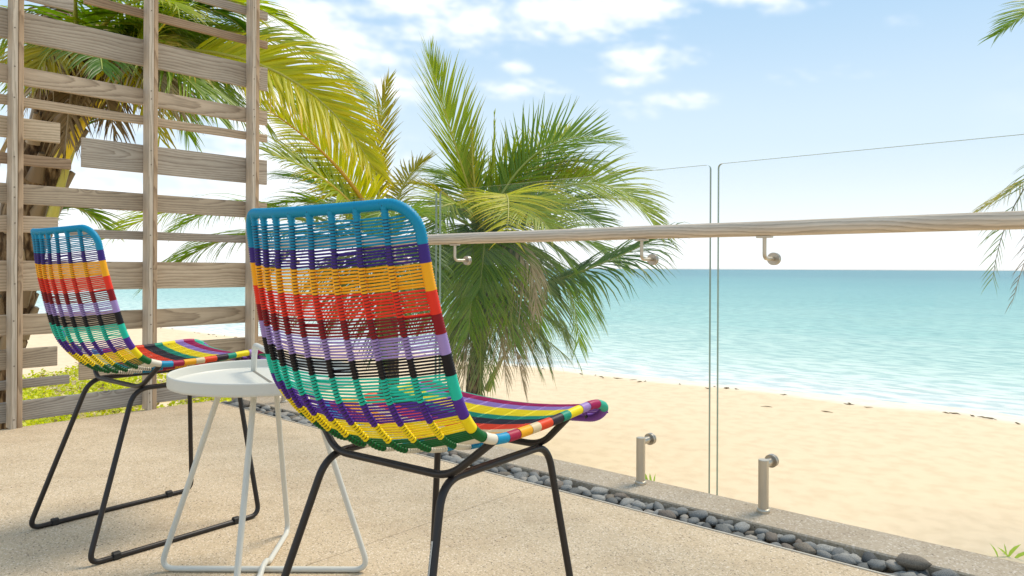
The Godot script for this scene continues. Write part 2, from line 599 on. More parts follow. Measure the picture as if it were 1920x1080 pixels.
func build_deck() -> void:
	var light := Color(0.64, 0.505, 0.335).linear_to_srgb()
	var dark := Color(0.33, 0.26, 0.18).linear_to_srgb()
	var mat := concrete(light, dark, 1.35)
	var base := MB.new()
	board(base, Vector3(-3.80, -2.3, -2.158), Vector3(4.5, -0.11, 3.5), Vector2.ZERO, Vector2(1, 1), 0.004)
	var deck := structure("deck", base, mat, "sand coloured concrete terrace above the beach")
	# floor slabs, laid with narrow joints
	var cuts := [-3.795, -1.527, 2.9, 4.49]
	for i in 3:
		var s := MB.new()
		block(s, Vector3(cuts[i] + (0.0015 if i else 0.0), -0.108, -1.872), Vector3(cuts[i + 1] - 0.0015, 0.0, 3.49))
		part("slab", s, mat, deck)
	var filler := paint(Color(0.60, 0.53, 0.42).linear_to_srgb(), 0.9)
	for i in range(1, 3):
		var s := MB.new()
		board(s, Vector3(cuts[i] - 0.0014, -0.1, -1.871), Vector3(cuts[i] + 0.0014, -0.0012, 3.48), Vector2.ZERO, Vector2(1, 1), 0.0001)
		part("joint", s, filler, deck)
	var trim := MB.new()
	board(trim, Vector3(-3.79, -0.1, -1.8795), Vector3(4.48, 0.0015, -1.8735), Vector2.ZERO, Vector2(1, 1), 0.0008)
	part("edge_trim", trim, paint(Color(0.54, 0.48, 0.38).linear_to_srgb(), 0.5), deck)
	# raised kerb under the glass
	var kerb := MB.new()
	var kerb_mat := concrete(Color(0.46, 0.385, 0.285).linear_to_srgb(), Color(0.31, 0.25, 0.18).linear_to_srgb(), 1.1)
	block(kerb, Vector3(-3.79, -0.105, -2.156), Vector3(4.48, 0.007, -1.99))
	structure("kerb", kerb, kerb_mat, "low concrete kerb under the glass balustrade")
	# pebbles in the drain channel
	var bed := MB.new()
	board(bed, Vector3(-3.78, -0.105, -1.9885), Vector3(4.47, -0.07, -1.8815), Vector2.ZERO, Vector2(1, 1), 0.001)
	var channel := structure("pebble_channel", bed, paint(srgb(96, 84, 66), 0.95), "drain channel of grey pebbles between floor and kerb")
	var shapes := []
	for k in 10:
		shapes.append(pebble_shape(200 + k))
	var stone_tex := noise_tex(61, 0.05, 4, [[0.25, Color(0.72, 0.72, 0.72)], [0.5, Color(0.92, 0.92, 0.92)], [0.75, Color(1, 1, 1)]], 256)
	var mats := []
	for col in [Color(0.18, 0.182, 0.17), Color(0.24, 0.24, 0.225), Color(0.30, 0.298, 0.275), Color(0.38, 0.368, 0.33), Color(0.105, 0.108, 0.106), Color(0.24, 0.205, 0.16), Color(0.40, 0.365, 0.31), Color(0.22, 0.185, 0.15)]:
		var pm := paint((col as Color).linear_to_srgb(), 0.75, 0.0, 0.3)
		pm.albedo_texture = stone_tex
		pm.uv1_triplanar = true
		pm.uv1_scale = Vector3(0.55, 0.55, 0.55)
		mats.append(pm)
	# lower bed: one mass
	var mm := MultiMesh.new()
	mm.transform_format = MultiMesh.TRANSFORM_3D
	mm.mesh = shapes[0]
	mm.instance_count = 620
	for k in 620:
		var p := Vector3(rng.randf_range(-3.75, 1.6), rng.randf_range(-0.052, -0.034), rng.randf_range(-1.975, -1.895))
		var b := Basis(Vector3.UP, rng.randf() * TAU).scaled(Vector3.ONE * rng.randf_range(0.012, 0.02))
		mm.set_instance_transform(k, Transform3D(b, p))
	var low := MultiMeshInstance3D.new()
	low.name = "pebble_bed"
	low.multimesh = mm
	low.material_override = mats[3]
	low.set_meta("kind", "stuff")
	channel.add_child(low, true)
	var placed := []
	var tries := 0
	while placed.size() < 298 and tries < 60000:
		tries += 1
		var r := rng.randf_range(0.014, 0.025) * (1.0 if rng.randf() < 0.8 else 1.25)
		var x := rng.randf_range(-3.72, 0.35)
		var z := rng.randf_range(-1.985 + 0.75 * r, -1.885 - 0.75 * r)
		var ok := true
		for q in placed:
			if Vector2(q.x - x, q.y - z).length() < 0.74 * (q.z + r):
				ok = false
				break
		if not ok:
			continue
		placed.append(Vector3(x, z, r))
		var b := Basis(Vector3.UP, rng.randf() * TAU) * Basis(Vector3.RIGHT, rng.randfn(0, 0.25)) * Basis(Vector3.BACK, rng.randfn(0, 0.2))
		var o := part("pebble", shapes[rng.randi() % 10], mats[[0, 0, 1, 1, 1, 2, 2, 3, 3, 4, 5, 6, 7][rng.randi() % 13]], channel)
		o.transform = Transform3D(b.scaled_local(Vector3(r * 1.15, r * 0.85, r)), Vector3(x, -0.018 + rng.randf_range(-0.005, 0.013) + r * 0.25, z))
	# one big stone perched on the bed near the kerb
	var big := part("pebble", shapes[3], mats[5], channel)
	big.transform = Transform3D(Basis(Vector3.UP, 0.35).scaled_local(Vector3(0.033, 0.021, 0.022)), Vector3(-0.43, 0.012, -1.968))


func pebble_shape(seed_: int) -> ArrayMesh:
	var f := noise(seed_, 0.55, 2)
	var m := MB.new()
	var rows := 8
	var cols := 12
	var pos := func(i: int, j: int) -> Vector3:
		var th := PI * i / rows
		var ph := TAU * (j % cols) / cols
		var d := Vector3(sin(th) * cos(ph), cos(th), sin(th) * sin(ph))
		d = Vector3(signf(d.x) * pow(absf(d.x), 0.85), d.y, signf(d.z) * pow(absf(d.z), 0.9))
		return d * (1.0 + 0.30 * f.get_noise_3d(d.x * 1.6, d.y * 1.6, d.z * 1.6)) * Vector3(1.12, 0.72, 0.9)
	for i in rows + 1:
		for j in cols + 1:
			var p: Vector3 = pos.call(i, j)
			m.vert(p, (p / Vector3(1.25, 0.52, 0.81)).normalized(), Vector2(float(j) / cols, float(i) / rows))
	for i in rows:
		for j in cols:
			var a := i * (cols + 1) + j
			if i > 0:
				m.tri(a, a + 1, a + cols + 2)
			if i < rows - 1:
				m.tri(a, a + cols + 2, a + cols + 1)
	return m.mesh()


# ---------------------------------------------------------------- slatted screen at the left end
func build_screen() -> void:
	var light := srgb(198, 185, 167)
	var grey := srgb(144, 131, 115)
	var woods := []
	woods.append(wood_images(301, 0.045, 0.030, 0.085, light, grey, []))
	woods.append(wood_images(302, 0.030, 0.055, 0.060, srgb(195, 183, 166), srgb(142, 130, 115), [Vector3(0.55, 0.07, 0.016)]))
	woods.append(wood_images(303, 0.090, 0.020, 0.150, srgb(201, 188, 169), srgb(150, 136, 118), []))
	woods.append(wood_images(304, 0.020, 0.040, 0.090, srgb(188, 178, 164), srgb(134, 125, 114), [Vector3(1.2, 0.09, 0.018), Vector3(0.3, 0.05, 0.013)]))
	var mats := []
	for t in woods:
		mats.append(wood_material(t))
	var brown := wood_material(woods[1], srgb(246, 226, 205))
	var pale := wood_material(woods[2], Color(1.0, 0.97, 0.92))
	# local axes: x along the screen towards the sea, z towards the terrace
	var t := thing("slatted_screen", "weathered timber screen of uneven horizontal slats on upright posts", "screen", Vector3(-3.778, 0, -1.003))
	t.rotation.y = PI / 2
	# posts: two boards with a shadow gap between
	for s in [-0.62, -0.05, 0.533, 1.09]:
		var a := MB.new()
		upright(a, s, s + 0.0225, -0.06, 0.012)
		var post := part("post", a, mats[2], t)
		var b := MB.new()
		upright(b, s + 0.0265, s + 0.0465, -0.06, 0.005)
		part("cover_strip", b, brown, post)
	var screw := MB.new()
	lathe(screw, [Vector2(0, 0), Vector2(0.0034, 0), Vector2(0.0029, 0.001), Vector2(0, 0.0004)], 10)
	var screw_mesh := screw.mesh()
	var screw_mat := paint(srgb(120, 108, 94), 0.5, 0.5)
	# slats: bottom, top, from, to, material
	var rows := [
		[2.30, 2.42, -1.0, 1.2245, 0], [2.148, 2.195, 0.27, 1.2245, 1], [1.931, 2.06, -1.0, 0.215, 1], [1.984, 2.026, 0.263, 1.2245, 5], [1.739, 1.872, -1.0, 1.2245, 2], [1.541, 1.622, -1.0, 1.2245, 1],
		[1.443, 1.486, -1.0, 1.2245, 0], [1.296, 1.391, -1.0, 0.161, 4], [1.178, 1.227, -1.0, 0.208, 5], [1.197, 1.338, 0.256, 1.2245, 0], [1.001, 1.091, -1.0, 1.2245, 3],
		[0.856, 0.899, 0.19, 1.2245, 1], [0.872, 0.948, -1.0, 0.154, 0], [0.607, 0.744, -1.0, 1.2245, 2], [0.406, 0.501, -1.0, 1.2245, 1], [0.255, 0.345, -1.0, 0.154, 3], [0.175, 0.322, 0.249, 1.2245, 0],
		[0.165, 0.206, -1.0, 0.205, 3], [0.018, 0.108, -1.0, 1.2245, 3]]
	var all := mats + [pale, brown]
	var tints := [Color(1, 1, 1), Color(1.0, 0.965, 0.92), Color(0.93, 0.935, 0.94), Color(0.97, 0.93, 0.87), Color(0.88, 0.875, 0.87)]
	var k := 0
	for r in rows:
		var m := MB.new()
		var jitter := rng.randf_range(-0.001, 0.001)
		board(m, Vector3(r[2], r[0], -0.082 + jitter), Vector3(r[3], r[1], -0.062 + jitter), Vector2(0.04 * (k % 3), 0.06 + 0.02 * (k % 2)), Vector2(0.44, 5.0), 0.002, false)
		var sm: StandardMaterial3D = all[r[4]].duplicate()
		sm.albedo_color = sm.albedo_color * tints[(k * 3 + int(r[4])) % 5]
		part("slat", m, sm, t)
		var pk := 0
		for x in [-0.62, -0.05, 0.533, 1.09]:
			if x > r[2] and x < r[3]:
				var post_node: Node3D = t.get_node("post" if pk == 0 else "post_%03d" % pk)
				for f in ([0.25, 0.75] if r[1] - r[0] > 0.08 else [0.5]):
					if rng.randf() < 0.4:
						continue
					var sc := part("screw", screw_mesh, screw_mat, post_node)
					sc.transform = Transform3D(Basis(Vector3.RIGHT, PI / 2), Vector3(x + 0.011 + rng.randf_range(-0.003, 0.003), lerpf(r[0], r[1], f), 0.0122))
			pk += 1
		k += 1


func upright(m: MB, x0: float, x1: float, z0: float, z1: float) -> void:
	# a board standing on end: build it lying along x, then turn it up
	var b := MB.new()
	board(b, Vector3(0, -(x1 - x0) / 2, z0), Vector3(2.75, (x1 - x0) / 2, z1), Vector2(rng.randf_range(0.0, 0.05), rng.randf_range(0.1, 0.4)), Vector2(0.34, 4.0), 0.0015)
	var turn := Basis(Vector3(0, 1, 0), Vector3(-1, 0, 0), Vector3(0, 0, 1))
	for i in b.v.size():
		m.vert(turn * b.v[i] + Vector3((x0 + x1) / 2, 0.0, 0), turn * b.n[i], b.uv[i])
	m.idx = b.idx


# ---------------------------------------------------------------- balustrade
func build_balustrade() -> void:
	var steel := paint(srgb(176, 168, 154), 0.32, 0.9)
	var satin := paint(srgb(196, 186, 168), 0.42, 0.8)
	var glass := StandardMaterial3D.new()
	glass.transparency = BaseMaterial3D.TRANSPARENCY_ALPHA
	glass.albedo_color = Color(0.55, 0.80, 0.70, 0.022)
	glass.roughness = 0.02
	glass.metallic_specular = 0.2
	glass.cull_mode = BaseMaterial3D.CULL_DISABLED
	var edge := paint(srgb(120, 138, 122), 0.25, 0.0)
	var spans := [[-3.62, -2.345, "glass panel farthest left, behind the near chair and in front of the palm"], [-2.32, -1.058, "middle glass panel in front of the centre palm, between two vertical gaps"], [-1.031, 0.23, "glass panel at the right looking out on open sand and sea"]]
	for sp in spans:
		var w: float = sp[1] - sp[0]
		var t := thing("glass_panel", sp[2], "glass panel", Vector3(sp[0], 0, -2.172), "frameless glass panels of the balustrade")
		var y0 := -0.12
		var y1 := 1.055
		var r := 0.014
		var out := [Vector2(0, y0), Vector2(w, y0)]
		for k in 6:
			var a := PI / 2 * k / 5.0
			out.append(Vector2(w - r + r * cos(a), y1 - r + r * sin(a)))
		for k in 6:
			var a := PI / 2 + PI / 2 * k / 5.0
			out.append(Vector2(r + r * cos(a), y1 - r + r * sin(a)))
		var pane := MB.new()
		for z in [0.006, -0.006]:
			var nn := Vector3(0, 0, signf(z))
			var mid := pane.vert(Vector3(w / 2, 0.4, z), nn)
			var ring := []
			for p in out:
				ring.append(pane.vert(Vector3(p.x, p.y, z), nn))
			for k in ring.size():
				pane.tri(mid, ring[k], ring[(k + 1) % ring.size()])
		part("pane", pane, glass, t)
		var rim := MB.new()
		for k in out.size():
			var a: Vector2 = out[k]
			var b: Vector2 = out[(k + 1) % out.size()]
			var d := (b - a).normalized()
			rim.flat_quad([Vector3(a.x, a.y, 0.006), Vector3(b.x, b.y, 0.006), Vector3(b.x, b.y, -0.006), Vector3(a.x, a.y, -0.006)], Vector3(d.y, -d.x, 0))
		part("polished_edge", rim, edge, t)

	# round timber handrail with its brackets
	var tex := wood_images(311, 0.035, 0.02, 0.085, srgb(214, 200, 180), srgb(164, 149, 129), [Vector3(1.4, 0.1, 0.012)])
	var rail_mat := wood_material(tex)
	var rail := thing("handrail", "round weathered timber handrail along the inside of the glass", "handrail", Vector3(0, 0, -2.094))
	var m := MB.new()
	var sides := 20
	var xs := [-3.74]
	var x := -3.6
	while x < 1.21:
		xs.append(x)
		x += 0.2
	var wob := noise(71, 1.2, 2)
	for i in xs.size():
		var q: float = xs[i]
		var c := Vector3(q, 0.840 + 0.0012 * wob.get_noise_1d(q), 0.0012 * wob.get_noise_1d(q + 50.0))
		for k in sides + 1:
			var a := TAU * k / sides
			var d := Vector3(0, cos(a), sin(a))
			var u := absf(fposmod(q / 2.0 + 1.9, 2.0) - 1.0)
			m.vert(c + d * 0.0222, d, Vector2(u, 0.1 + 0.8 * float(k) / sides))
	for i in xs.size() - 1:
		for k in sides:
			var o := i * (sides + 1) + k
			m.quad(o, o + 1, o + sides + 2, o + sides + 1)
	part("rail", m, rail_mat, rail)
	for bx in [-3.43, -2.53, -2.148, -1.264, -0.849, 0.06]:
		var b := MB.new()
		tube(b, rounded([Vector3(bx, 0.817, 0), Vector3(bx, 0.752, 0), Vector3(bx, 0.752, -0.068)], 0.016), 0.0056, 10)
		var br := part("bracket", b, satin, rail)
		var pl := MB.new()
		board(pl, Vector3(bx - 0.022, 0.8125, -0.009), Vector3(bx + 0.022, 0.8185, 0.009), Vector2.ZERO, Vector2.ONE, 0.0008)
		part("saddle_plate", pl, satin, br)
		part("glass_disc", disc(Vector3(bx, 0.752, -0.064), 0.019, 0.016), steel, br)

	# low stub posts that clamp the foot of the glass
	var where := [[-3.43, "short steel clamp post far left on the kerb, hidden behind the near chair"], [-2.53, "short steel clamp post behind the near chair, left of the left glass gap"], [-2.148, "short steel clamp post behind the near chair, right of the left glass gap"],
		[-1.264, "short steel clamp post on the kerb, left of the clear glass gap"], [-0.849, "short steel clamp post on the kerb, right of the clear glass gap"]]
	for w in where:
		var t := thing("clamp_post", w[1], "post", Vector3(w[0], 0.007, -2.094), "steel clamp posts along the kerb")
		var p := MB.new()
		lathe(p, [Vector2(0.0, 0.0), Vector2(0.0148, 0.0), Vector2(0.0148, 0.153), Vector2(0.0138, 0.1545), Vector2(0.0, 0.1545)], 28)
		part("post", p, satin, t)
		var f := MB.new()
		lathe(f, [Vector2(0.0, 0.0), Vector2(0.0188, 0.0), Vector2(0.0188, 0.007), Vector2(0.017, 0.0105), Vector2(0.0150, 0.0115), Vector2(0.0, 0.0115)], 28)
		part("base_collar", f, satin, t)
		var arm := MB.new()
		tube(arm, [Vector3(0, 0.139, -0.010), Vector3(0, 0.139, -0.056)], 0.0115, 16)
		part("arm", arm, steel, t)
		part("glass_disc", disc(Vector3(0, 0.139, -0.0525), 0.0195, 0.017), steel, t)


func disc(at: Vector3, r: float, thick: float) -> MB:
	var b := MB.new()
	lathe(b, [Vector2(0, 0), Vector2(r - 0.001, 0), Vector2(r, 0.001), Vector2(r, thick * 0.42), Vector2(r - 0.002, thick * 0.45), Vector2(r - 0.002, thick * 0.55), Vector2(r, thick * 0.58), Vector2(r, thick - 0.001), Vector2(r - 0.001, thick), Vector2(0, thick)], 32)
	var m := MB.new()
	var turn := Basis(Vector3.RIGHT, -PI / 2)
	for i in b.v.size():
		m.vert(turn * b.v[i] + at, turn * b.n[i], b.uv[i])
	m.idx = b.idx
	return m


# ---------------------------------------------------------------- palms
var leaf_mats := {}


func leaf_material(kind: String) -> StandardMaterial3D:
	if not leaf_mats.has(kind):
		var m := paint(Color.WHITE, 0.42, 0.0, 0.5)
		m.vertex_color_use_as_albedo = true
		m.cull_mode = BaseMaterial3D.CULL_DISABLED
		m.backlight_enabled = true
		m.backlight = {"green": Color(0.95, 1.0, 0.5), "dead": Color(0.4, 0.35, 0.25)}[kind]
		if kind == "dead":
			m.roughness = 0.8
		leaf_mats[kind] = m
	return leaf_mats[kind]


const TONES := {
	"green": [Color(0.16, 0.29, 0.016), Color(0.29, 0.41, 0.02), Color(0.44, 0.38, 0.05)],
	"deep": [Color(0.075, 0.17, 0.02), Color(0.13, 0.24, 0.024), Color(0.22, 0.22, 0.05)],
	"grey": [Color(0.17, 0.24, 0.075), Color(0.27, 0.32, 0.10), Color(0.44, 0.38, 0.19)],
	"lime": [Color(0.34, 0.44, 0.022), Color(0.50, 0.52, 0.024), Color(0.55, 0.42, 0.05)],
	"yellow": [Color(0.58, 0.57, 0.01), Color(0.86, 0.70, 0.008), Color(0.78, 0.40, 0.02)],
	"gold": [Color(0.46, 0.40, 0.025), Color(0.58, 0.44, 0.018), Color(0.40, 0.24, 0.04)],
	"dead": [Color(0.42, 0.33, 0.20), Color(0.54, 0.43, 0.27), Color(0.34, 0.24, 0.13)],
	"husk": [Color(0.22, 0.15, 0.07), Color(0.33, 0.23, 0.11), Color(0.13, 0.08, 0.03)],
}


# One frond: a bent rachis from b over m to t with two rows of leaflets.
# spec: leaf length, leaflets per side, droop, width, lean (how far the leaflets lean towards the tip), lift, face (which way the upper side looks), rachis radius, stalk share
func frond(palm: Node3D, b: Vector3, m: Vector3, t: Vector3, tone: String, o: Dictionary = {}) -> void:
	var origin := palm.position
	b -= origin
	m -= origin
	t -= origin
	var ll: float = o.get("leaf", 0.75)
	var num: int = o.get("n", 56)
	var droop: float = o.get("droop", 0.7)
	var wide: float = o.get("wide", 0.036)
	var lift: float = o.get("lift", 0.22)
	var stalk: float = o.get("stalk", 0.14)
	var face: Vector3 = o.get("face", Vector3.UP)
	var rr: float = o.get("rachis", 0.022)
	var spread0: float = o.get("open", 1.12)
	var spread1: float = o.get("close", 0.45)
	var ragged: float = o.get("ragged", 0.12)
	var cols: Array = TONES[tone]
	var st := MB.new()
	var at := func(s: float) -> Vector3: return b * (1 - s) * (1 - s) + m * 2 * s * (1 - s) + t * s * s
	var tang := func(s: float) -> Vector3: return ((m - b) * (1 - s) + (t - m) * s).normalized()
	for i in num:
		var s := stalk + (1.0 - stalk) * (i + rng.randf_range(-0.2, 0.2)) / (num - 1)
		s = clampf(s, 0.0, 1.0)
		var p: Vector3 = at.call(s)
		var tg: Vector3 = tang.call(s)
		var up := (face - tg * face.dot(tg))
		up = up.normalized() if up.length() > 0.05 else (AHEAD - tg * AHEAD.dot(tg)).normalized()
		var side := tg.cross(up).normalized()
		var rel := (s - stalk) / (1.0 - stalk)
		var prof := lerpf(0.55, 1.0, smoothstep(0.0, 0.28, rel)) * lerpf(1.0, 0.42, smoothstep(0.5, 1.0, rel))
		for sd in [-1.0, 1.0]:
			if rng.randf() < ragged * 0.5:
				continue
			var ang := lerpf(spread0, spread1, rel) + rng.randfn(0.0, 0.05 + ragged * 0.3)
			var d: Vector3 = tg * cos(ang) + side * sd * sin(ang) + up * (lift + rng.randfn(0.0, 0.06))
			d = d.normalized()
			var len := ll * prof * rng.randf_range(0.86, 1.08)
			if rng.randf() < ragged:
				len *= rng.randf_range(0.4, 0.9)
			var segs := 5
			var q := p
			var blade: Vector3 = (up + side * sd * -0.45 + tg * rng.randfn(0.0, 0.25)).normalized()
			var mix := clampf(rng.randfn(0.35, 0.28), 0.0, 1.0)
			var c0 := (cols[0] as Color).lerp(cols[1], mix)
			var bad := rng.randf() < 0.10 + ragged * 0.6
			var prev := []
			var gust := Vector3(rng.randfn(0, 1), rng.randfn(0, 0.5), rng.randfn(0, 1)) * (0.10 + ragged * 0.6)
			var w0 := wide * 0.84 * rng.randf_range(0.8, 1.15) * lerpf(1.0, 0.6, rel)
			for j in segs + 1:
				var f := float(j) / segs
				var bend := (d + Vector3.DOWN * droop * (0.25 + 1.15 * f * f) * clampf(Vector2(d.x, d.z).length() * 0.6 + 0.4, 0.0, 1.0) + gust * f * f).normalized()
				var wd := bend.cross(blade)
				wd = wd.normalized() if wd.length() > 0.02 else side
				var nn := wd.cross(bend).normalized()
				var w: float = w0 * [0.5, 1.0, 0.95, 0.72, 0.42, 0.04][j] * 0.5
				var c := c0.lerp(cols[2], smoothstep(0.55, 1.0, f) * (0.85 if bad else 0.3))
				# a shallow fold along the middle
				var e := [st.vert(q - wd * w, (nn - wd * 0.35).normalized(), Vector2.ZERO, c), st.vert(q - nn * w * 0.35, nn, Vector2.ZERO, c), st.vert(q + wd * w, (nn + wd * 0.35).normalized(), Vector2.ZERO, c)]
				if prev.size():
					st.quad(prev[0], prev[1], e[1], e[0])
					st.quad(prev[1], prev[2], e[2], e[1])
				prev = e
				q += bend * len / segs
	var fr := part("frond", st, leaf_material("dead" if tone in ["dead", "husk"] else "green"), palm)
	var pts := []
	var rad := []
	for i in 15:
		pts.append(at.call(i / 14.0))
		rad.append(lerpf(rr * 1.5, rr * 0.18, pow(i / 14.0, 0.7)))
	var ra := MB.new()
	tube(ra, pts, rad, 7)
	var rc: Color = o.get("stem", Color(0.42, 0.38, 0.05) if tone in ["yellow", "gold", "lime"] else (Color(0.34, 0.25, 0.14) if tone in ["dead", "husk"] else Color(0.30, 0.34, 0.06)))
	part("midrib", ra, stem_material(rc), fr)


var stem_mats := {}


func stem_material(c: Color) -> StandardMaterial3D:
	if not stem_mats.has(c):
		var m := paint(c.linear_to_srgb(), 0.45)
		stem_mats[c] = m
	return stem_mats[c]


var bark: StandardMaterial3D


func trunk(palm: Node3D, pts: Array, radius: Array, boots: int, from := 0.42) -> void:
	var rel := []
	var curve := Curve3D.new()
	for p in pts:
		curve.add_point(p - palm.position)
	for i in pts.size():
		var a: Vector3 = pts[maxi(i - 1, 0)]
		var b: Vector3 = pts[mini(i + 1, pts.size() - 1)]
		curve.set_point_in(i, (a - b) / 6.0)
		curve.set_point_out(i, (b - a) / 6.0)
	var length := curve.get_baked_length()
	var line := []
	var rad := []
	var steps := int(length / 0.035)
	for i in steps + 1:
		var f := float(i) / steps
		line.append(curve.sample_baked(f * length))
		var k := f * (radius.size() - 1)
		var j := mini(int(k), radius.size() - 2)
		var r := lerpf(radius[j], radius[j + 1], k - j)
		rad.append(r * (1.0 + 0.05 * [0.0, 0.6, 1.0][i % 3] + rng.randf_range(-0.01, 0.01)))
	var m := MB.new()
	tube(m, line, rad, 16)
	var tr := part("trunk", m, bark, palm)
	# old leaf bases: each a short broad tongue clasping the trunk
	for k in boots:
		var f := from + (1.0 - from) * k / maxf(1.0, boots)
		var p := curve.sample_baked(f * length)
		var nx := curve.sample_baked(minf(f * length + 0.05, length))
		var up := (nx - p).normalized() if nx.distance_to(p) > 0.001 else Vector3.UP
		var a := k * 2.4
		var s1 := up.cross(Vector3.BACK).normalized()
		var outw := s1 * cos(a) + up.cross(s1) * sin(a)
		var r: float = radius[-1]
		var bm := MB.new()
		var l := rng.randf_range(0.16, 0.34)
		var q := [p + outw * r * 0.85, p + outw * (r + 0.02) + up * l * 0.5, p + outw * (r + 0.07) + up * l]
		tube(bm, q, [0.085, 0.055, 0.026], 7)
		part("leaf_base", bm, stem_material([Color(0.22, 0.16, 0.09), Color(0.30, 0.22, 0.13), Color(0.16, 0.11, 0.06)][k % 3]), tr)


func palm_at(label: String, foot: Vector3) -> Node3D:
	return thing("palm_tree", label, "palm tree", foot, "coconut palms on the beach below the terrace")


func build_palms() -> void:
	bark = paint(Color.WHITE, 0.9, 0.0, 0.2)
	bark.albedo_texture = noise_tex(81, 0.03, 5, [[0.25, srgb(48, 36, 25)], [0.5, srgb(98, 78, 56)], [0.75, srgb(150, 128, 98)]], 256)
	bark.uv1_triplanar = true
	bark.uv1_world_triplanar = true
	bark.uv1_scale = Vector3(2.2, 0.7, 2.2)
	bark.heightmap_enabled = true
	bark.heightmap_texture = noise_tex(82, 0.05, 4, [], 256)
	bark.heightmap_scale = 2.0

	# --- the palm in the middle, just beyond the glass
	var d := 11.0
	var c := palm_at("young green coconut palm in the middle, beyond the glass and right of the near chair", Vector3(spot(895, 815, d).x, -2.0, spot(895, 815, d).z))
	trunk(c, [Vector3(c.position.x, -2.1, c.position.z), spot(890, 720, d), spot(905, 600, d), spot(910, 430, d)], [0.16, 0.12, 0.11, 0.14], 8, 0.86)
	var B := spot(905, 440, d)
	var tow := -AHEAD
	frond(c, B, spot(860, 300, d - 0.2), spot(803, 110, d + 0.2), "lime", {"leaf": 1.1, "n": 72, "droop": 0.06, "face": tow * 0.8 + RIGHT * 0.75, "open": 0.72, "close": 0.22, "stalk": 0.2, "ragged": 0.04, "wide": 0.044})
	frond(c, B, spot(985, 225, d), spot(1140, 262, d + 0.4), "green", {"leaf": 1.15, "n": 60, "droop": 0.10, "face": Vector3.UP + tow * 0.9, "lift": 0.1, "open": 0.95, "ragged": 0.06, "wide": 0.042})
	frond(c, B, spot(1010, 240, d + 0.6), spot(1150, 330, d + 0.8), "deep", {"leaf": 0.95, "n": 54, "droop": 0.35, "face": Vector3.UP + tow * 0.4, "ragged": 0.06})
	frond(c, B, spot(1030, 262, d + 0.3), spot(1120, 345, d), "gold", {"leaf": 0.62, "n": 46, "droop": 0.9, "face": Vector3.UP + tow * 0.5, "ragged": 0.2})
	frond(c, B, spot(1125, 248, d - 0.5), spot(1235, 432, d - 0.4), "lime", {"leaf": 1.05, "n": 84, "droop": 0.55, "face": Vector3.UP * 0.8 + tow * 0.6 + RIGHT * 0.3, "ragged": 0.03, "wide": 0.04, "stem": Color(0.42, 0.44, 0.10)})
	frond(c, B, spot(1110, 330, d + 0.5), spot(1225, 395, d + 0.8), "grey", {"leaf": 0.9, "n": 60, "droop": 0.5, "ragged": 0.08})
	frond(c, B, spot(965, 290, d - 0.9), spot(950, 440, d - 2.0), "yellow", {"leaf": 0.95, "n": 50, "droop": 0.55, "face": Vector3.UP + tow * 0.5, "open": 1.2, "close": 0.8, "ragged": 0.05, "wide": 0.042})
	frond(c, B, spot(860, 330, d - 0.8), spot(800, 470, d - 1.4), "green", {"leaf": 0.85, "n": 52, "droop": 0.6, "ragged": 0.08})
	frond(c, spot(925, 560, d), spot(1090, 520, d - 0.5), spot(1245, 440, d - 0.7), "deep", {"leaf": 1.25, "n": 66, "droop": 1.15, "face": Vector3.UP + tow * 0.3, "ragged": 0.10, "wide": 0.052, "stalk": 0.3})
	frond(c, B, spot(820, 320, d), spot(735, 350, d + 0.3), "gold", {"leaf": 0.6, "n": 40, "droop": 0.4, "ragged": 0.15})
	frond(c, B, spot(790, 350, d + 0.4), spot(720, 450, d + 0.4), "green", {"leaf": 0.9, "n": 50, "droop": 0.7})
	for q in [[985, 330, 1090, 330, 0.2, "lime"], [1000, 350, 1130, 420, -0.6, "green"], [880, 310, 840, 330, 0.4, "green"], [1000, 300, 1065, 250, 0.7, "lime"], [960, 340, 1030, 430, -1.2, "lime"], [870, 350, 810, 400, -0.9, "lime"], [1040, 380, 1165, 500, 0.3, "green"]]:
		frond(c, B, spot(q[0], q[1], d + q[4]), spot(q[2], q[3], d + q[4] * 1.5), q[5], {"leaf": 0.95, "n": 66, "droop": 0.5, "face": Vector3.UP + tow * 0.5, "ragged": 0.06, "wide": 0.046})
	# drooping skirt
	frond(c, B, spot(1050, 400, d - 0.3), spot(1120, 590, d - 0.5), "green", {"leaf": 1.0, "n": 70, "droop": 1.1})
	frond(c, B, spot(1080, 450, d + 0.4), spot(1085, 640, d + 0.6), "green", {"leaf": 1.0, "n": 66, "droop": 1.2, "ragged": 0.2})
	frond(c, B, spot(1010, 430, d - 0.9), spot(1060, 640, d - 1.0), "grey", {"leaf": 0.95, "n": 64, "droop": 1.3, "ragged": 0.2, "wide": 0.03})
	frond(c, B, spot(850, 420, d - 0.7), spot(800, 600, d - 0.9), "grey", {"leaf": 1.1, "n": 70, "droop": 1.0})
	frond(c, B, spot(800, 420, d + 0.2), spot(760, 640, d), "green", {"leaf": 1.0, "n": 66, "droop": 1.0})
	frond(c, B, spot(890, 440, d - 1.0), spot(880, 620, d - 1.4), "green", {"leaf": 1.15, "n": 76, "droop": 0.9, "ragged": 0.06})
	frond(c, B, spot(940, 450, d - 0.9), spot(965, 640, d - 1.1), "green", {"leaf": 1.0, "n": 70, "droop": 1.1, "ragged": 0.15})
	frond(c, B, spot(915, 400, d - 0.8), spot(900, 540, d - 1.3), "green", {"leaf": 1.15, "n": 76, "droop": 0.8, "ragged": 0.06})
	frond(c, B, spot(860, 380, d - 0.3), spot(830, 520, d - 0.7), "grey", {"leaf": 1.1, "n": 70, "droop": 0.9, "ragged": 0.1, "wide": 0.03})
	frond(c, B, spot(1000, 440, d + 0.7), spot(1010, 630, d + 1.0), "green", {"leaf": 1.2, "n": 76, "droop": 1.0})
